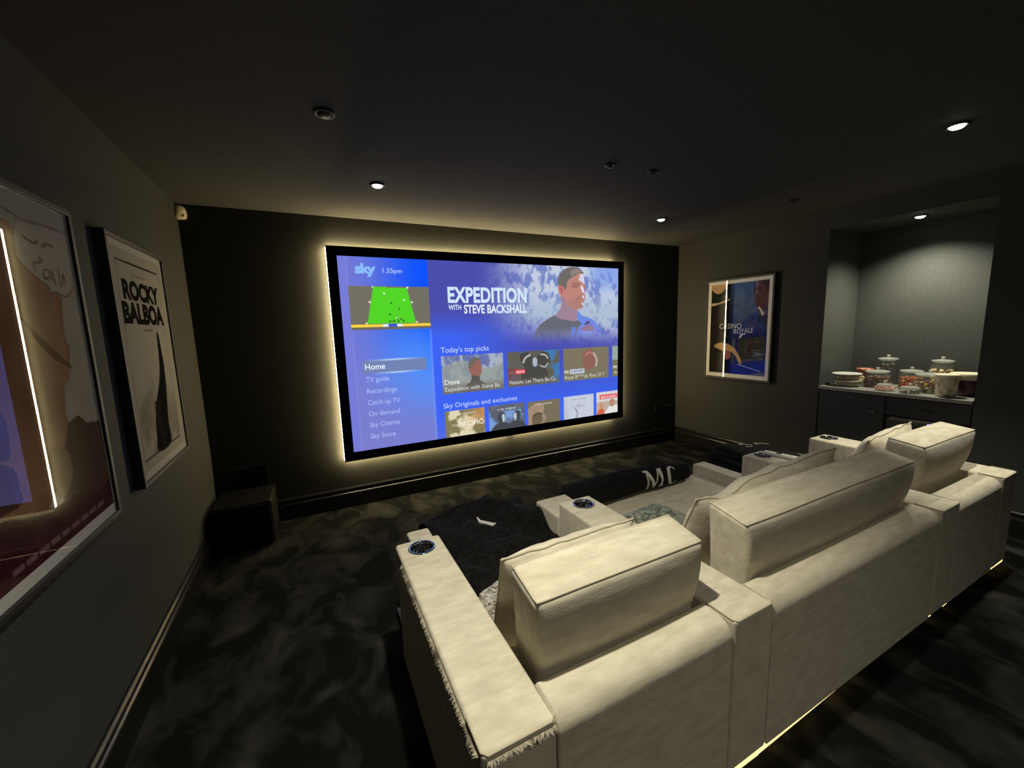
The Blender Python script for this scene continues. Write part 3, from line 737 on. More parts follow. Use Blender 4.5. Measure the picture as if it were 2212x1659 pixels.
box('plate', 4.383, 4.508, -.010, -.0005, .402, .474, M_gloss, t, .003)
box('edge', 4.383, 4.389, -.012, -.0102, .405, .471, mat('edge_grey', (.12, .12, .12), .3), t)
t = empty('wall_socket', (4.585, 0, .40), 'black double socket plate low on the wall right of the screen', 'socket')
box('plate', 4.518, 4.650, -.010, -.0005, .402, .474, M_gloss, t, .003)
M_sw = mat('steel_switch', (.35, .35, .34), .3, metal=.6)
for sx in (4.548, 4.604):
    box('switch', sx + .012, sx + .026, -.014, -.0102, .448, .463, M_sw, t, .001)
    bm = bmesh.new()
    add_box(bm, sx + .004, sx + .009, -.0112, -.0102, .431, .442); add_box(bm, sx - .010, sx - .002, -.0112, -.0102, .413, .417); add_box(bm, sx + .015, sx + .023, -.0112, -.0102, .413, .417)
    link('socket_pins', bm_mesh(bm), mat('pin_grey', (.22, .22, .21), .4), t)

# ------------------------------------------------------------------ the sofa
YBK, YFR, ZA = -2.8405, -1.8741, .562
arms = [(.967, 1.158), (1.785, 1.978), (3.241, 3.449), (4.028, 4.238)]
sofa = empty('cinema_sofa', (2.6, -2.3, 0), 'long cream four-arm cinema sofa with cup holders, seen from behind', 'sofa')
def bake(o):
    dg = bpy.context.evaluated_depsgraph_get()
    me = bpy.data.meshes.new_from_object(o.evaluated_get(dg)); old = o.data
    o.modifiers.clear(); o.data = me; bpy.data.meshes.remove(old)
for i, (a, b) in enumerate(arms):
    bm = bmesh.new(); add_box(bm, a + .001, b - .001, YBK, YFR, .03, ZA, .013, 4)
    arm = link('arm', bm_mesh(bm), M_fab_v, sofa, 40)
    cx, cy = (a + b) / 2 + (.003 if i else 0), -1.955
    bm = bmesh.new(); lathe(bm, [(0, ZA - .085), (.046, ZA - .085), (.046, ZA + .05), (0, ZA + .05)], cx, cy, 0, 40)
    cut = link('cutter', bm_mesh(bm), M_fab, None)
    md = arm.modifiers.new('b', 'BOOLEAN'); md.operation = 'DIFFERENCE'; md.solver = 'EXACT'; md.object = cut
    bpy.context.view_layer.update(); bake(arm)
    cm = cut.data; bpy.data.objects.remove(cut); bpy.data.meshes.remove(cm)
    for p in arm.data.polygons: p.use_smooth = True
    arm.data.set_sharp_from_angle(angle=math.radians(40))
    arm.modifiers.new('wn', 'WEIGHTED_NORMAL').keep_sharp = True
    bm = bmesh.new()
    lathe(bm, [(.0555, .0005), (.0560, .003), (.0535, .0055), (.0475, .0050), (.0445, .0015), (.0440, -.01), (.0425, -.078), (.038, -.083), (0, -.083)], cx, cy, ZA, 48)
    link('cup_holder', bm_mesh(bm), M_chrome, arm, 60)
    # piped seam round the rear end of the arm
    bm = bmesh.new()
    tube(bm, [(a + .004, YBK + .10, ZA - .001), (a + .004, YBK + .012, ZA - .002), (a + .016, YBK + .002, ZA - .004), (b - .016, YBK + .002, ZA - .004), (b - .004, YBK + .012, ZA - .002), (b - .004, YBK + .10, ZA - .001)], .0032, 6)
    link('piping', bm_mesh(bm), M_pipe, arm, 180)
# pale pile turned over along the outer edge of the nearest arm
arm1 = [o for o in sofa.children if o.name.startswith('arm')][0]
bm = bmesh.new(); rr = random.Random(5)
def tuft_run(p0, p1, n, outn):
    for k in range(n):
        t_ = (k + rr.random() * .6) / n; p = Vector(p0).lerp(Vector(p1), t_)
        d = Vector(outn); L = .006 + .014 * noise.noise(Vector((t_ * 9, outn[0] * 3, 1))) ** 2 * 3 + rr.random() * .008
        al = (Vector(p1) - Vector(p0)).normalized(); w = .0035 + rr.random() * .004
        q = p + d * (.004 + rr.random() * .006) + Vector((0, 0, -L)) + al * (rr.random() - .5) * .02
        v = [bm.verts.new(c) for c in (p - al * w, p + al * w, q + al * .001, q - al * .001)]
        bm.faces.new(v)
        v2 = [bm.verts.new(c) for c in (p - al * w * .7 + d * .003, p + al * w * .7 + d * .003, q + al * .003 + d * .003)]
        bm.faces.new(v2)
tuft_run((.9675, -2.82, ZA - .012), (.9675, -2.02, ZA - .012), 260, (-1, 0, 0))
tuft_run((.985, YBK - .0005, ZA - .012), (1.150, YBK - .0005, ZA - .012), 70, (0, -1, 0))
link('fringe', bm_mesh(bm), M_pipe, arm1)
bays = [(1.158, 1.785), (1.978, 3.241), (3.449, 4.028)]
def arc(c, r, a0, a1, n=8):
    return [(c[0] + r * math.cos(math.radians(a0 + (a1 - a0) * k / n)), c[1] + r * math.sin(math.radians(a0 + (a1 - a0) * k / n))) for k in range(n + 1)]
def extrude_x(prof, x0, x1, n=1, bev=.008):
    bm = bmesh.new(); rings = []
    for i in range(n + 1):
        x = x0 + (x1 - x0) * i / n
        rings.append([bm.verts.new((x, y, z)) for y, z in prof])
    for A, B in zip(rings, rings[1:]):
        for k in range(len(prof)):
            bm.faces.new((A[k], A[(k + 1) % len(prof)], B[(k + 1) % len(prof)], B[k]))
    f0 = bm.faces.new(rings[0][::-1]); f1 = bm.faces.new(rings[-1])
    bmesh.ops.recalc_face_normals(bm, faces=bm.faces)
    bmesh.ops.bevel(bm, geom=list(f0.edges) + list(f1.edges), offset=bev, segments=3, profile=.5, affect='EDGES')
    return bm
for (a, b) in bays:
    yi = -2.722
    prof = [(YBK + .002, .03)] + arc((YBK + .058, ZA - .060), .056, 180, 90, 8) + arc((yi - .022, ZA - .022 - .002), .022, 90, 0, 5) + [(yi, .03)]
    link('back_panel', bm_mesh(extrude_x(prof, a + .002, b - .002, 12)), M_fab, sofa, 40, wn=True)
    prof = [(-2.72, .04), (-2.72, .20), (-1.52, .20), (-1.52, .04)]
    link('seat_base', bm_mesh(extrude_x(prof, a + .003, b - .003, 1, .006)), M_fab, sofa, 40)
    fr = -1.495
    prof = [(-2.715, .202)] + arc((-2.69, .295), .025, 180, 90, 4) + arc((fr - .03, .290), .030, 90, 0, 6) + arc((fr - .03, .235), .030, 0, -90, 5)
    link('seat_cushion', bm_mesh(extrude_x(prof, a + .003, b - .003, 8, .012)), M_fab, sofa, 40, wn=True)
# low front ends of the arms
def low_end(x0, x1, yf, z, slant):
    prof = [(YFR + .002, .06)] + [(YFR + .002, z)] + arc((yf - .016, z - .016), .016, 90, 0, 4) + [(yf - slant, .06)]
    link('arm_front', bm_mesh(extrude_x(prof, x0, x1, 1, .012)), M_fab, sofa, 40, wn=True)
low_end(1.052, 1.158, -1.675, .505, .02)
low_end(1.786, 1.985, -1.635, .480, .14)
low_end(3.242, 3.366, -1.488, .388, .02)
low_end(4.032, 4.15, -1.50, .388, .02)
# light strip hidden under the rear hem
def hem(x0, x1, h0, h1, n=12):
    bm = bmesh.new(); vs = []
    for k in range(n + 1):
        x = x0 + (x1 - x0) * k / n; h = h0 + (h1 - h0) * k / n
        vs.append([bm.verts.new((x, YBK + .006, .0305)), bm.verts.new((x, YBK + .006, .0305 - h)), bm.verts.new((x, YBK + .012, .0305 - h)), bm.verts.new((x, YBK + .012, .0305))])
    for A, B in zip(vs, vs[1:]):
        for k in range(4): bm.faces.new((A[k], A[(k + 1) % 4], B[(k + 1) % 4], B[k]))
    bm.faces.new(vs[0]); bm.faces.new(vs[-1][::-1])
    link('led_strip', bm_mesh(bm), M_ledsofa, sofa)
hem(1.20, 1.95, .020, .026); hem(1.95, 2.62, .024, .003); hem(3.235, 3.27, .008, .005, 2); hem(3.41, 3.45, .010, .006, 2); hem(4.0, 4.225, .008, .016, 5)
bm = bmesh.new(); add_box(bm, 1.0, 4.2, -2.80, -1.56, 0, .05); link('plinth', bm_mesh(bm), M_blk, sofa)

# ------------------------------------------------------------------ cushions
def soft_box(fn, sx, sy, sz, r, bulge, n=(24, 10, 12)):
    """rounded box: parameter cube -> fn(local point); bulge = outward swell of each face pair"""
    def axis(s, k):
        h = s / 2
        edge = [h - r + r * math.sin(a * PI / 2 / 4) for a in range(0, 5)]
        mid = [-(h - r) + 2 * (h - r) * i / k for i in range(k + 1)]
        return sorted(set([round(-e, 5) for e in edge] + [round(m_, 5) for m_ in mid] + [round(e, 5) for e in edge]))
    A = [axis(s, k) for s, k in zip((sx, sy, sz), n)]
    hs = (sx / 2, sy / 2, sz / 2); bm = bmesh.new(); cache = {}
    def vert(i, j, k):
        key = (i, j, k)
        if key in cache: return cache[key]
        p = Vector((A[0][i], A[1][j], A[2][k]))
        c = Vector([max(-(h - r), min(h - r, q)) for h, q in zip(hs, p)])
        d = p - c
        if d.length > 1e-9: d.normalize()
        q = c + d * r if d.length > 0 else p
        u = [max(-1, min(1, q[a] / hs[a])) for a in range(3)]
        for a in range(3):
            o1, o2 = [x for x in range(3) if x != a]
            q[a] += bulge[a] * u[a] * (1 - u[o1] ** 2) * (1 - u[o2] ** 2)
        cache[key] = bm.verts.new(fn(q)); return cache[key]
    N = [len(a) - 1 for a in A]
    for ax in range(3):
        o1, o2 = [x for x in range(3) if x != ax]
        for side in (0, N[ax]):
            for i in range(N[o1]):
                for j in range(N[o2]):
                    q = []
                    for (di, dj) in ((0, 0), (1, 0), (1, 1), (0, 1)):
                        idx = [0, 0, 0]; idx[ax] = side; idx[o1] = i + di; idx[o2] = j + dj; q.append(vert(*idx))
                    bm.faces.new(q)
    return bm

def back_cushion(label, xb, xt, yf, yr, zf, zr, zb, droop=0.0, seed=0):
    """block cushion: bottom span xb at zb, top span xt; top slopes from zf (front edge) to zr (rear edge)"""
    sx, sy, sz = 1, (yf - yr), 1
    sxm = xt[1] - xt[0]
    szm = zf - zb
    def fn(q):
        u, v, w = q.x / sxm + .5, q.y / sy + .5, q.z / szm + .5
        k = max(0, (w - .52) / .48)
        x = (xb[0] + u * (xb[1] - xb[0])) * (1 - k) + (xt[0] + u * (xt[1] - xt[0])) * k
        y = yr + v * sy + .016 * (1 - k)
        ztop = zr + (zf - zr) * v
        z = zb + w * (ztop - zb)
        if w > .5: y -= .013 * math.sin(PI * (w - .5) * 2) * (1 - v)
        nz = noise.noise(Vector((x * 2.3 + seed, y * 2, z * 2.3)))
        y += nz * .004; z += noise.noise(Vector((x * 3 + seed, y * 3, 5))) * .005 * w
        return Vector((x, y, z))
    root = empty('back_cushion', ((xb[0] + xb[1]) / 2, (yf + yr) / 2, zb), label, 'cushion', 'block back cushions along the sofa')
    bm = soft_box(fn, sxm, sy, szm, .022, (.0, .008, .008))
    link('cover', bm_mesh(bm), M_fab, root, 180)
    h = (sxm / 2 - .008, sy / 2 - .008, szm / 2 - .004)
    loop = []
    for (p, q) in [((-1, -1), (1, -1)), ((1, -1), (1, 1)), ((1, 1), (-1, 1)), ((-1, 1), (-1, -1))]:
        m_ = 30 if p[1] == q[1] else 8
        for k in range(m_):
            t_ = k / m_
            loop.append(fn(Vector((h[0] * (p[0] + (q[0] - p[0]) * t_), h[1] * (p[1] + (q[1] - p[1]) * t_), h[2]))))
    bm = bmesh.new(); tube(bm, loop, .0035, 6, True)
    link('piping', bm_mesh(bm), M_pipe, root, 180)
    return root
back_cushion('near block back cushion, most brightly lit, on the seat with the cropped black throw', (1.185, 1.765), (1.168, 1.785), -2.578, -2.728, .800, .768, .322, seed=1)
back_cushion('longest block back cushion, on the wide middle seat', (2.025, 3.19), (1.985, 3.258), -2.578, -2.732, .800, .764, .322, seed=4)
back_cushion('far block back cushion at the right end of the sofa', (3.46, 4.012), (3.478, 4.150), -2.530, -2.690, .806, .785, .322, seed=9)

def pillow(name, label, cat, group, corners, thick, m, seed=0, sag=0.0, n=(30, 16), pipe=True, wr=.006, pm=None):
    """knife-edge pillow from its four corners (top left, top right, bottom right, bottom left)"""
    TL, TR, BR, BL = [Vector(c) for c in corners]
    nrm = (TR - TL).cross(BL - TL).normalized()
    ctr = (TL + TR + BR + BL) / 4
    root = empty(name, (ctr.x, ctr.y, min(BL.z, BR.z)), label, cat, group)
    def P(u, v, s):
        p = (TL * (1 - u) + TR * u) * (1 - v) + (BL * (1 - u) + BR * u) * v
        a, b = 2 * u - 1, 2 * v - 1
        t_ = thick / 2 * (1 - a ** 4) ** .6 * (1 - b ** 4) ** .6 if abs(a) < 1 and abs(b) < 1 else 0
        pin = .035 * (1 - (1 - abs(a)) * 1.0) * 0
        # edges bow in between the corners
        c_in = .018
        p = p + (ctr - p) * c_in * ((1 - a * a) * abs(b) ** 3 + (1 - b * b) * abs(a) ** 3)
        w_ = noise.noise(Vector((p.x * 7 + seed, p.y * 7, p.z * 7))) * wr
        dz = -sag * math.exp(-((u - .18) / .12) ** 2) * (1 - v) if sag else 0
        edge = wr * noise.noise(Vector((u * 9 + seed, v * 9, 3))) * 1.4
        return p + nrm * (s * t_ + w_) + Vector((0, 0, dz + edge))
    bm = bmesh.new(); nu, nv = n; G = {}
    for s in (1, -1):
        for i in range(nu + 1):
            for j in range(nv + 1):
                bd = i in (0, nu) or j in (0, nv)
                if bd and s < 0: G[(s, i, j)] = G[(1, i, j)]; continue
                ui = .5 - .5 * math.cos(PI * i / nu) if True else i / nu
                vj = .5 - .5 * math.cos(PI * j / nv)
                G[(s, i, j)] = bm.verts.new(P(ui, vj, s))
        for i in range(nu):
            for j in range(nv):
                q = [G[(s, i, j)], G[(s, i + 1, j)], G[(s, i + 1, j + 1)], G[(s, i, j + 1)]]
                bm.faces.new(q if s > 0 else q[::-1])
    link('cover', bm_mesh(bm), m, root, 180)
    if pipe:
        loop = [P(.5 - .5 * math.cos(PI * i / nu), 0, 0) for i in range(nu)] + [P(1, .5 - .5 * math.cos(PI * j / nv), 0) for j in range(nv)] + \
               [P(.5 + .5 * math.cos(PI * i / nu), 1, 0) for i in range(nu)] + [P(0, .5 + .5 * math.cos(PI * j / nv), 0) for j in range(nv)]
        bm = bmesh.new(); tube(bm, loop, .0042, 6, True); link('piping', bm_mesh(bm), pm or M_pipe, root, 180)
    return root
gp = 'piped cream pillows leaning on the block cushions'
pillow('piped_pillow', 'cream piped pillow leaning on the near brightly lit block cushion', 'pillow', gp, [(1.195, -2.465, .742), (1.735, -2.465, .742), (1.74, -2.36, .345), (1.19, -2.36, .345)], .15, M_fab, 2)
pillow('piped_pillow', 'long cream piped pillow with a sagging left corner on the middle seat', 'pillow', gp, [(2.075, -2.455, .742), (3.12, -2.455, .785), (3.14, -2.34, .345), (2.05, -2.34, .345)], .16, M_fab, 6, sag=.045, wr=.010)
pillow('piped_pillow', 'cream piped pillow standing before the far block cushion', 'pillow', gp, [(3.475, -2.455, .765), (3.970, -2.455, .808), (3.98, -2.34, .345), (3.47, -2.34, .345)], .15, M_fab, 11, wr=.008)
M_pat = noisy(mat('green_grey_jacquard', (.2, .22, .17), .8, sheen=.2), 34, (.07, .085, .06), (.30, .32, .24), detail=3, bump=.7, bump_scale=34, lo=.42, hi=.55, dist=.004, distort=1.5)
M_pat2 = noisy(mat('silver_crinkle', (.3, .28, .23), .4, spec=.6), 42, (.13, .12, .10), (.55, .52, .44), detail=3, bump=1.0, bump_scale=42, lo=.40, hi=.58, dist=.005, distort=1.8)
pillow('scatter_cushion', 'green grey patterned scatter cushion lying on the wide middle seat', 'cushion', 'patterned scatter cushions', [(2.10, -1.93, .405), (2.42, -1.91, .415), (2.50, -2.20, .39), (2.12, -2.22, .38)], .11, M_pat, 3, pipe=False)
pillow('scatter_cushion', 'silver grey crinkled scatter cushion wedged by the nearest arm', 'cushion', 'patterned scatter cushions', [(1.215, -2.20, .455), (1.50, -2.12, .475), (1.46, -2.23, .335), (1.19, -2.26, .335)], .10, M_pat2, 8, pipe=False)

# ------------------------------------------------------------------ throws
def sheet(bm, x0, x1, y0, y1, fn, nx, ny, th=.012):
    top = [[bm.verts.new(fn(x0 + (x1 - x0) * i / nx, y0 + (y1 - y0) * j / ny, i / nx, j / ny)) for j in range(ny + 1)] for i in range(nx + 1)]
    bot = [[bm.verts.new(top[i][j].co - Vector((0, 0, th))) for j in range(ny + 1)] for i in range(nx + 1)]
    for i in range(nx):
        for j in range(ny):
            bm.faces.new((top[i][j], top[i + 1][j], top[i + 1][j + 1], top[i][j + 1]))
            bm.faces.new((bot[i][j + 1], bot[i + 1][j + 1], bot[i + 1][j], bot[i][j]))
    for i in range(nx):
        bm.faces.new((top[i + 1][0], top[i][0], bot[i][0], bot[i + 1][0])); bm.faces.new((top[i][ny], top[i + 1][ny], bot[i + 1][ny], bot[i][ny]))
    for j in range(ny):
        bm.faces.new((top[0][j], top[0][j + 1], bot[0][j + 1], bot[0][j])); bm.faces.new((top[nx][j + 1], top[nx][j], bot[nx][j], bot[nx][j + 1]))
def sst(a, b, x):
    t_ = max(0, min(1, (x - a) / (b - a))); return t_ * t_ * (3 - 2 * t_)
# near throw: crumpled heap over the near seat
def heap_z(x, y):
    f = sst(-2.03, -1.94, y)
    h = .012 + .045 * f + .065 * sst(-1.95, -1.60, y) + .035 * math.exp(-((x - 1.50) / .22) ** 2 - ((y + 1.47) / .10) ** 2) * .6
    h += .055 * noise.noise(Vector((x * 6 + y * 2, y * 5 - x * 3, 2))) * f + .026 * noise.noise(Vector((x * 13, y * 12, 4))) * f
    h += .028 * f * math.sin((x * .8 + y) * 17 + 2.2 * noise.noise(Vector((x * 4, y * 4, 0)))) * .5
    h -= .06 * math.exp(-((x - 1.18) / .06) ** 2) * sst(-1.9, -1.6, y) * 0
    return max(.335, .325 + h)
def heap(x, y, u, v):
    yy = y + .03 * noise.noise(Vector((x * 5, 0, 1))) * (1 - v)
    drop = 0
    if y > -1.44:
        k = (y + 1.44) / .16; drop = .30 * k; yy = -1.44 + .05 * math.sin(min(k, 1) * PI / 2)
    return Vector((x, yy, max(.05, heap_z(x, max(-2.03, min(y, -1.44))) - drop)))
t = empty('throw_blanket', (1.47, -1.7, .32), 'crumpled black throw heaped on the near seat with a white tick mark', 'blanket', 'dark throws on the seats')
bm = bmesh.new(); sheet(bm, 1.164, 1.778, -2.03, -1.28, heap, 70, 80)
link('cloth', bm_mesh(bm), M_black, t, 180)
sw = smooth_closed([(1.452, -1.575), (1.446, -1.62), (1.458, -1.660), (1.480, -1.672), (1.505, -1.668), (1.530, -1.655), (1.500, -1.658), (1.478, -1.650), (1.464, -1.628)], 5)
bm = bmesh.new(); bm.faces.new([bm.verts.new((p[0], p[1], heap_z(p[0], p[1]) + .0)) for p in sw])
bmesh.ops.triangulate(bm, faces=bm.faces)
r_ = bmesh.ops.extrude_face_region(bm, geom=list(bm.faces))
for v in [g_ for g_ in r_['geom'] if isinstance(g_, bmesh.types.BMVert)]: v.co.z += .006
em = link('tick_emblem', bm_mesh(bm), M_white_print, t); em['label'] = 'white curved tick emblem'

# rolled throw along the front of the middle seat
def roll_pt(x, a):
    u = (x - 2.0) / 1.12
    ry = (.10 - .022 * u) * (1 - .25 * sst(.75, 1, u)) * (1 + .08 * noise.noise(Vector((x * 4, 0, 3))))
    rz = (.083 + .010 * math.sin(u * PI) - .024 * u) * (1 + .10 * noise.noise(Vector((x * 3, 5, 3))))
    e_ = min(u, 1 - u) / .06
    if e_ < 1: k = math.sqrt(max(0, 1 - (1 - e_) ** 2)); ry *= k; rz *= k
    fold = 1 + .05 * noise.noise(Vector((x * 6, math.cos(a) * 2, math.sin(a) * 2)))
    y = -1.575 + .035 * math.sin(u * 2.6) + ry * math.cos(a) * fold
    z = .323 + (.083 + .010 * math.sin(u * PI) - .024 * u) + rz * math.sin(a) * fold * (1.0)
    return Vector((x, y, max(.3215, z)))
t = empty('throw_blanket', (2.56, -1.575, .32), 'rolled black throw along the middle seat front with two white letters M C', 'blanket', 'dark throws on the seats')
bm = bmesh.new(); nX, nA = 90, 32; rings = []
for i in range(nX + 1):
    uu = .5 - .5 * math.cos(PI * i / nX); rings.append([bm.verts.new(roll_pt(2.0 + 1.12 * max(.001, min(.999, uu)), 2 * PI * k / nA)) for k in range(nA)])
for A, B in zip(rings, rings[1:]):
    for k in range(nA): bm.faces.new((A[k], A[(k + 1) % nA], B[(k + 1) % nA], B[k]))
bm.faces.new(rings[0][::-1]); bm.faces.new(rings[-1])
link('cloth', bm_mesh(bm), M_black, t, 180)
def on_roll(x, s):   # s: 0 at the letters' foot .. 1 at the top, on the side facing the seat backs
    a = math.radians(218 - 98 * s); p = roll_pt(x, a); return p + Vector((0, math.cos(a), math.sin(a))) * .0035
def letter(strokes):
    bm = bmesh.new()
    for P_ in strokes:
        pts = []
        for i in range(len(P_)):
            p, q = P_[i - 1], P_[i]
            for k in range(6): pts.append((p[0] + (q[0] - p[0]) * k / 6, p[1] + (q[1] - p[1]) * k / 6))
        f = bm.faces.new([bm.verts.new(on_roll(*p)) for p in pts]); bmesh.ops.triangulate(bm, faces=[f])
    r = bmesh.ops.extrude_face_region(bm, geom=list(bm.faces))
    for v in [g_ for g_ in r['geom'] if isinstance(g_, bmesh.types.BMVert)]: v.co += Vector((0, -.004, .003))
    return bm
mM = [[(2.640, 0), (2.668, 0), (2.668, .04), (2.660, .05), (2.658, .8), (2.650, .8), (2.648, .05), (2.640, .04)],
      [(2.634, 1), (2.672, 1), (2.722, .16), (2.706, -.02), (2.654, .86), (2.634, .92)],
      [(2.706, -.02), (2.722, .16), (2.768, 1), (2.757, .9)],
      [(2.752, 0), (2.800, 0), (2.800, .05), (2.790, .08), (2.790, .92), (2.802, .95), (2.802, 1), (2.764, 1), (2.764, .08), (2.752, .05)]]
link('letter', bm_mesh(letter(mM)), M_white_print, t)
cC = []
for k in range(25):
    a = math.radians(42 + 276 * k / 24); cC.append((2.885 + .050 * math.cos(a), .5 + .52 * math.sin(a)))
for k in range(25):
    a = math.radians(318 - 276 * k / 24); cC.append((2.893 + .032 * math.cos(a) + .0, .5 + .43 * math.sin(a)))
bm = bmesh.new()
n_ = 25
vo = [bm.verts.new(on_roll(*p)) for p in cC]
for k in range(n_ - 1): bm.faces.new((vo[k], vo[k + 1], vo[2 * n_ - 2 - k], vo[2 * n_ - 1 - k]))
r_ = bmesh.ops.extrude_face_region(bm, geom=list(bm.faces))
for v in [g_ for g_ in r_['geom'] if isinstance(g_, bmesh.types.BMVert)]: v.co += Vector((0, -.004, .003))
link('letter', bm_mesh(bm), M_white_print, t)

# far throw: folded charcoal throw over the right-hand seat
def fold_z(x, y):
    h = .135 + .03 * noise.noise(Vector((x * 4, y * 4, 7))) - .03 * sst(3.9, 4.03, x)
    s = x - 3.46
    if s < .14: h -= .09 * (1 - sst(0, .14, s)); h += .012 * math.sin(s * 120) * (1 - sst(.06, .16, s))
    return .325 + h
def fold(x, y, u, v):
    z = fold_z(x, y); yy = y
    if y > -1.47:
        k = (y + 1.47) / .12; z -= .2 * k * k
    return Vector((x + .01 * noise.noise(Vector((y * 6, 1, 1))) * (1 - u), yy, z))
t = empty('throw_blanket', (3.74, -1.7, .32), 'folded charcoal throw on the far seat with thin white line marks', 'blanket', 'dark throws on the seats')
bm = bmesh.new(); sheet(bm, 3.455, 4.022, -2.16, -1.37, fold, 50, 50, .012)
link('cloth', bm_mesh(bm), M_charcoal, t, 180)
bm = bmesh.new()
for (x, y0_, y1_, k) in ((3.50, -2.1, -1.42, 0), (3.475, -2.05, -1.40, 1), (3.53, -2.12, -1.44, 2)):
    pts = [(x + .012 * math.sin(j * .9 + k), y0_ + (y1_ - y0_) * j / 10, fold_z(x, -1.8) + .012 - .012 * k) for j in range(11)]
    tube(bm, pts, [.006 + .008 * math.sin(PI * j / 10) for j in range(11)], 8)
link('fold', bm_mesh(bm), M_black, t, 180)
def mark(pts, r):
    P_ = [Vector((p[0], p[1], fold_z(p[0], p[1]) + .002)) for p in smooth_open([(a, b) for a, b in pts], 5)]
    bm = bmesh.new(); tube(bm, P_, r, 6); link('printed_mark', bm_mesh(bm), M_white_print, t, 180)
mark([(3.738, -1.530), (3.775, -1.500), (3.815, -1.505), (3.835, -1.550)], .0045)
mark([(3.885, -1.560), (3.930, -1.570), (3.975, -1.612)], .0042)
mark([(3.735, -1.580), (3.765, -1.590)], .0042); mark([(3.792, -1.587), (3.822, -1.575)], .0042); mark([(3.845, -1.545), (3.856, -1.552)], .0035); mark([(3.905, -1.535), (3.925, -1.545)], .0035)

# remote control on the third arm
RZ = ZA + .001
t = empty('remote_control', (3.415, -2.035, RZ), 'white remote control lying on the sofa arm behind its cup holder', 'remote control', rz=0)
bm = bmesh.new(); add_box(bm, -.025, .025, -.11, .11, 0, .02, .007, 3)
bmesh.ops.transform(bm, matrix=Matrix.Translation((3.415, -2.035, RZ)) @ Matrix.Rotation(math.radians(10), 4, 'Z'), verts=bm.verts)
link('body', bm_mesh(bm), mat('white_plastic', (.86, .84, .76), .35), t, 40)
bm = bmesh.new()
for (u, v, w_, l_) in ((0, .02, .014, .03), (0, -.05, .006, .006), (0, -.0995, .009, .002)):
    add_box(bm, u - w_, u + w_, v - l_ / 2, v + l_ / 2, .0195, .0208)
bmesh.ops.transform(bm, matrix=Matrix.Translation((3.415, -2.035, RZ)) @ Matrix.Rotation(math.radians(10), 4, 'Z'), verts=bm.verts)
link('button_pad', bm_mesh(bm), M_blk, t)

# ------------------------------------------------------------------ alcove units
CT = .862
M_counter = noisy(mat('grey_worktop', (.12, .125, .115), .35, spec=.5), 90, (.22, .225, .20), (.28, .285, .255))
M_cab = mat('cabinet_paint', (.020, .021, .020), .45)
t = box('worktop', W - .012, AX - .002, AY0 + .004, AY1 - .004, CT - .028, CT, M_counter, None, .003); rebase(t)
tag(t, 'grey worktop shelf across the alcove carrying the sweet jars', 'worktop')
YM = -2.044
t = empty('cabinet', (4.99, (YM + AY1) / 2, 0), 'dark cupboard unit under the left half of the alcove worktop', 'cabinet')
box('carcass', W + .022, AX - .005, YM + .002, AY1 - .006, .0, CT - .030, M_cab, t)
box('door', W + .001, W + .021, YM + .004, AY1 - .010, .08, CT - .034, M_cab, t, .002)
dr = t.children[-1]
d_ = [o for o in t.children if o.name.startswith('door')][0]
bm = bmesh.new(); tube(bm, [(W + .001, -1.985, .70), (W - .022, -1.985, .70), (W - .022, -1.945, .70), (W + .001, -1.945, .70)], .005, 8)
link('handle', bm_mesh(bm), M_chrome, d_, 60)
t = empty('drinks_fridge', (4.99, (YM + AY0) / 2, 0), 'black unit with drawer and glass-fronted fridge glowing blue under the right half of the worktop', 'fridge')
box('carcass', W + .022, AX - .005, AY0 + .006, YM - .002, 0, CT - .030, M_blk, t)
box('drawer', W + .001, W + .021, AY0 + .008, YM - .004, .685, CT - .034, M_blk, t, .002)
d_ = [o for o in t.children if o.name.startswith('drawer')][0]
bm = bmesh.new(); tube(bm, [(W + .001, -2.305, .752), (W - .020, -2.305, .752), (W - .020, -2.265, .752), (W + .001, -2.265, .752)], .004, 8)
link('handle', bm_mesh(bm), mat('dark_steel', (.12, .12, .13), .25, metal=1), d_, 60)
box('glass_door', W + .001, W + .021, AY0 + .008, YM - .004, .06, .678, M_gloss, t, .002)
g_ = [o for o in t.children if o.name.startswith('glass_door')][0]
box('blue_indicator', W - .0015, W + .0005, -2.318, -2.296, .650, .656, emit('blue_led', (.05, .12, 1.0), 9), g_)

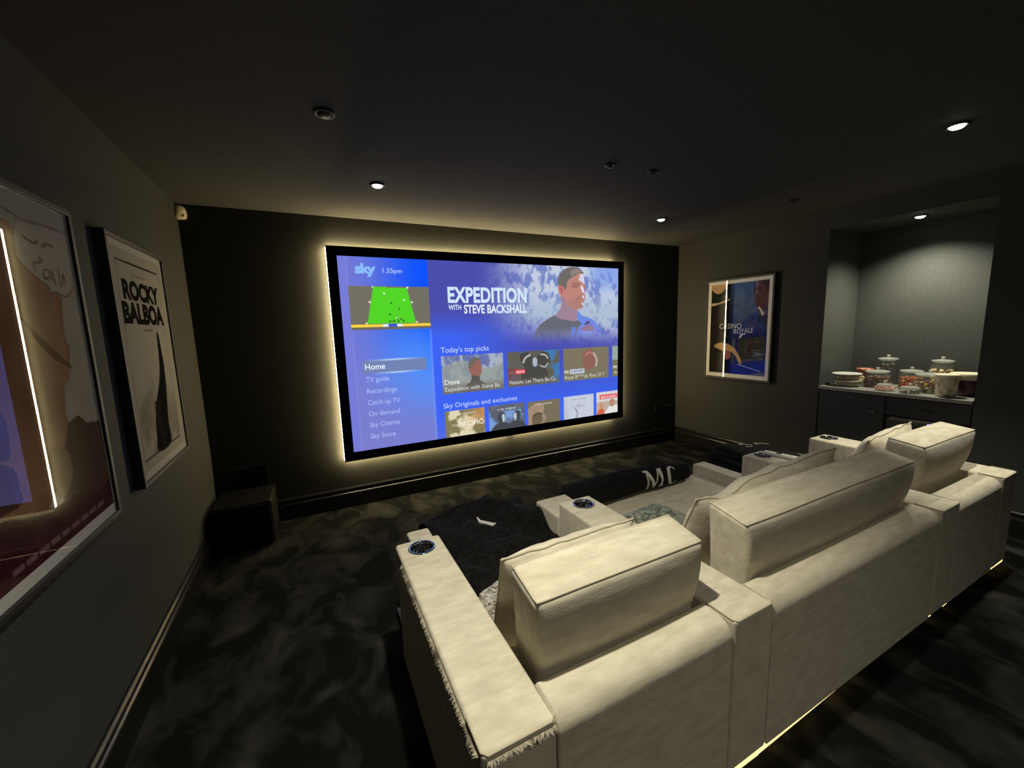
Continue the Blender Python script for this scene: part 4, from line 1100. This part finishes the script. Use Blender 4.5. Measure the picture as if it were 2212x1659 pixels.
# ------------------------------------------------------------------ jars and tubs of sweets
GJ = 'lidded glass sweet jars on the alcove worktop'
JS = []
def jar(label, x, y, r, h, shape, sweets, sw_label, fill, s_r, cols, lid_r=None, seed=1, group=GJ):
    """glass jar with disc lid and knob; total height h above the worktop; sweets = 'ball' | 'stick' | 'chunk'"""
    root = empty('sweet_jar', (x, y, CT), label, 'jar', group)
    lr = lid_r or r * .86; hb = h - .042
    if shape == 'globe': prof = [(0, 0), (r * .6, 0), (r * .8, .01), (r * .97, hb * .3), (r, hb * .48), (r * .95, hb * .68), (r * .82, hb * .86), (r * .74, hb * .93), (r * .78, hb)]
    elif shape == 'dish': prof = [(0, 0), (r * .7, 0), (r * .9, hb * .2), (r, hb * .55), (r * .93, hb * .9), (r * .95, hb)]
    else: prof = [(0, 0), (r * .9, 0), (r * .97, .006), (r, .02), (r, hb * .78), (r * .95, hb * .86), (r * .82, hb * .93), (r * .82, hb)]
    bm = bmesh.new(); lathe(bm, prof, x, y, CT + .001, 40); link('body', bm_mesh(bm), M_jar, root, 60)
    bm = bmesh.new()
    lathe(bm, [(0, hb - .004), (lr * .82, hb - .004), (lr * .84, hb + .002), (lr, hb + .004), (lr * 1.01, hb + .010), (lr * .9, hb + .015), (lr * .35, hb + .021), (0, hb + .022)], x, y, CT + .001, 40)
    lid = link('lid', bm_mesh(bm), M_lidg, root, 60)
    bm = bmesh.new(); lathe(bm, [(0, hb + .0215), (.009, hb + .0215), (.008, hb + .027), (.013, hb + .034), (.012, hb + .041), (0, hb + .0425)], x, y, CT + .001, 24)
    link('knob', bm_mesh(bm), mat('lid_knob', (.75, .75, .66), .15, spec=.8), lid, 60)
    bm = bmesh.new(); rs = random.Random(seed)
    def rad(z):
        for (r0, z0_), (r1, z1_) in zip(prof, prof[1:]):
            if z0_ <= z <= z1_ and z1_ > z0_: return r0 + (r1 - r0) * (z - z0_) / (z1_ - z0_)
        return r * .9
    z = s_r * .9; mats = [mat('sweet', lin(*[min(255, q * 1.12) for q in c]), .35, spec=.5) for c in cols]
    while z < hb * fill:
        R_ = max(.004, rad(z) - s_r * 1.15); nring = max(1, int(2 * PI * R_ / (s_r * 2.1)))
        for ring in (0, 1):
            RR = R_ - ring * s_r * 2
            if RR < 0: continue
            nn = max(1, int(2 * PI * RR / (s_r * 2.1)))
            for k in range(nn):
                a = 2 * PI * (k + rs.random() * .5) / nn
                sc = (1, 1, 1) if sweets == 'ball' else ((1.5, .55, .5) if sweets == 'stick' else (1.1, .8, .7))
                rot = Matrix.Rotation(rs.random() * 6, 3, 'Z') @ Matrix.Rotation(rs.random() * 1.2 - .6, 3, 'X') @ Matrix.Rotation(rs.random() * 1.4 - .7, 3, 'Y')
                sphere(bm, (x + RR * math.cos(a), y + RR * math.sin(a), CT + z + rs.random() * s_r * .5), s_r * (.85 + .15 * rs.random()) * (.8 if sweets == 'stick' else 1), sc, rot, rs.randrange(len(mats)), 1)
        z += s_r * 1.55
    o = link('sweets', bm_mesh(bm), mats, None, 180); rebase(o)
    tag(o, sw_label, 'sweets', None, 'stuff')
    return root
jar('tall slim jar of purple wrapped sweets with a flared lid', 5.150, -1.880, .052, .262, 'cyl', 'chunk', 'dark purple wrapped sweets filling the tall slim jar', .86, .015, [(70, 46, 70), (92, 70, 92), (52, 34, 48), (150, 128, 96)], .066, 2)
jar('wide round jar of brown chocolates behind the pink sweets', 4.985, -1.880, .086, .166, 'cyl', 'ball', 'brown chocolates in the wide round jar', .66, .014, [(112, 76, 60), (86, 56, 46), (134, 100, 84)], .080, 3)
jar('low dish jar of pink sweets at the worktop edge', 4.815, -2.000, .068, .080, 'dish', 'stick', 'pink sweets piled in the low dish jar', .86, .011, [(232, 160, 138), (240, 182, 160), (220, 138, 120)], .050, 4)
jar('low dish jar of black liquorice at the worktop edge', 4.793, -2.160, .066, .078, 'dish', 'stick', 'black liquorice pieces in the low dish jar', .70, .011, [(40, 40, 36), (64, 64, 58), (30, 30, 28)], .056, 5)
jar('jar of orange and yellow wrapped sweets behind the globe jar', 5.060, -2.070, .078, .178, 'cyl', 'chunk', 'orange and yellow wrapped sweets in the middle jar', .72, .015, [(196, 92, 50), (214, 120, 70), (224, 186, 50), (150, 70, 44)], .072, 6)
jar('round globe jar of mixed brown and yellow sweets beside the cream bucket', 4.955, -2.215, .094, .172, 'globe', 'chunk', 'mixed brown and yellow sweets in the globe jar', .62, .016, [(96, 60, 34), (140, 96, 66), (214, 180, 50), (70, 50, 30), (176, 166, 140)], .086, 7)
jar('tall jar of pale marshmallows at the back of the worktop', 5.155, -2.215, .070, .262, 'cyl', 'ball', 'pale marshmallows in the tall rear jar', .72, .017, [(222, 196, 150), (232, 206, 164), (204, 160, 120)], .064, 8)
# stacked clear tubs
M_bis = [mat('biscuit', lin(*c), .8) for c in ((190, 168, 128), (160, 138, 104), (210, 190, 150))]
for k, (lab, z0_) in enumerate((('lower clear plastic tub of pale biscuits at the left end of the worktop', CT), ('upper clear plastic tub with lid stacked on another tub', CT + .057))):
    cx, cy = 4.875, -1.712
    t = empty('plastic_tub', (cx, cy, z0_), lab, 'tub', 'stacked clear tubs on the worktop')
    bm = bmesh.new(); lathe(bm, [(0, 0), (.082, 0), (.088, .006), (.097, .046), (.097, .05)], cx, cy, z0_ + .0005, 40); link('body', bm_mesh(bm), M_tubplastic, t, 60)
    bm = bmesh.new(); lathe(bm, [(0, .0465), (.094, .0465), (.104, .047), (.105, .053), (.098, .056), (.09, .054), (0, .054)], cx, cy, z0_ + .0005, 40)
    link('lid', bm_mesh(bm), mat('tub_lid', (.62, .62, .58) if k else (.55, .5, .38), .3), t, 60)
    bm = bmesh.new(); rs = random.Random(30 + k)
    for q in range(46):
        a = rs.random() * 2 * PI; rr_ = .072 * math.sqrt(rs.random())
        sphere(bm, (cx + rr_ * math.cos(a), cy + rr_ * math.sin(a), z0_ + .011 + .028 * rs.random()), .013, (1, 1, .5), Matrix.Rotation(rs.random() * 3, 3, 'X'), rs.randrange(3), 1)
    o = link('biscuits', bm_mesh(bm), M_bis, None, 180); rebase(o)
    tag(o, 'pale biscuits inside the %s clear tub' % ('upper' if k else 'lower'), 'biscuits', None, 'stuff')
# bag of sweets with twisted red top
t = empty('sweet_bag', (5.085, -1.745, CT), 'clear bag of yellow sweets with a gathered red top behind the stacked tubs', 'bag')
def bagprof(pr, jit, cx, cy, seed, n=40):
    bm = bmesh.new(); rings = []
    for r, z in pr:
        rings.append([bm.verts.new((cx + (r * (1 + jit * noise.noise(Vector((math.cos(2 * PI * i / n) * 2, math.sin(2 * PI * i / n) * 2, z * 20 + seed))))) * math.cos(2 * PI * i / n), cy + (r * (1 + jit * noise.noise(Vector((math.cos(2 * PI * i / n) * 2, math.sin(2 * PI * i / n) * 2, z * 20 + seed))))) * math.sin(2 * PI * i / n), CT + z)) for i in range(n)])
    for A, B in zip(rings, rings[1:]):
        for i in range(n): bm.faces.new((A[i], A[(i + 1) % n], B[(i + 1) % n], B[i]))
    bm.faces.new(rings[0][::-1]); bm.faces.new(rings[-1]); return bm
M_bagy = noisy(mat('yellow_sweets_bag', (.5, .42, .2), .35, spec=.6), 60, (.16, .12, .05), (.72, .62, .32), detail=2, bump=.8, bump_scale=60, lo=.38, hi=.6, dist=.006)
M_bagr = noisy(mat('red_foil', (.5, .12, .08), .3, spec=.7), 40, (.30, .05, .04), (.66, .26, .16), detail=2, bump=.8, bump_scale=50, dist=.006)
link('body', bm_mesh(bagprof([(.035, .001), (.052, .008), (.058, .03), (.056, .055), (.046, .075), (.032, .084)], .14, 5.085, -1.745, 1)), M_bagy, t, 180)
link('red_top', bm_mesh(bagprof([(.034, .080), (.044, .09), (.040, .103), (.046, .118), (.062, .132), (.058, .143), (.030, .140)], .45, 5.085, -1.745, 3)), M_bagr, t, 180)
# cream bucket and purple tub
M_bucket = noisy(mat('cream_bucket_print', (.62, .56, .42), .6), 26, (.34, .30, .20), (.70, .63, .48), detail=4, lo=.36, hi=.52)
M_creaml = mat('cream_lid', (.72, .66, .48), .45)
t = empty('popcorn_bucket', (4.812, -2.350, CT), 'cream patterned bucket at the worktop edge in front of the purple tub', 'tub')
bm = bmesh.new(); lathe(bm, [(0, 0), (.050, 0), (.053, .004), (.060, .145), (.0, .145)], 4.812, -2.350, CT + .0005, 40); link('body', bm_mesh(bm), M_bucket, t, 50)
bm = bmesh.new(); lathe(bm, [(.0, .1455), (.063, .1455), (.0655, .148), (.066, .158), (.062, .163), (0, .163)], 4.812, -2.350, CT + .0005, 40); link('lid', bm_mesh(bm), M_creaml, t, 50)
t = empty('sweet_tub', (4.895, -2.425, CT), 'large deep purple tub with a wide cream lid at the right end of the worktop', 'tub')
M_pur = noisy(mat('purple_tub', (.05, .006, .03), .4), 30, (.045, .005, .025), (.085, .012, .045))
TX, TY = 4.985, -2.410
t.location = (TX, TY, CT)
bm = bmesh.new(); lathe(bm, [(0, 0), (.085, 0), (.089, .005), (.096, .118), (0, .118)], TX, TY, CT + .0005, 48); link('body', bm_mesh(bm), M_pur, t, 50)
bm = bmesh.new(); lathe(bm, [(0, .1185), (.0985, .1185), (.1005, .122), (.1005, .156), (.097, .162), (0, .164)], TX, TY, CT + .0005, 48); link('lid', bm_mesh(bm), M_creaml, t, 50)
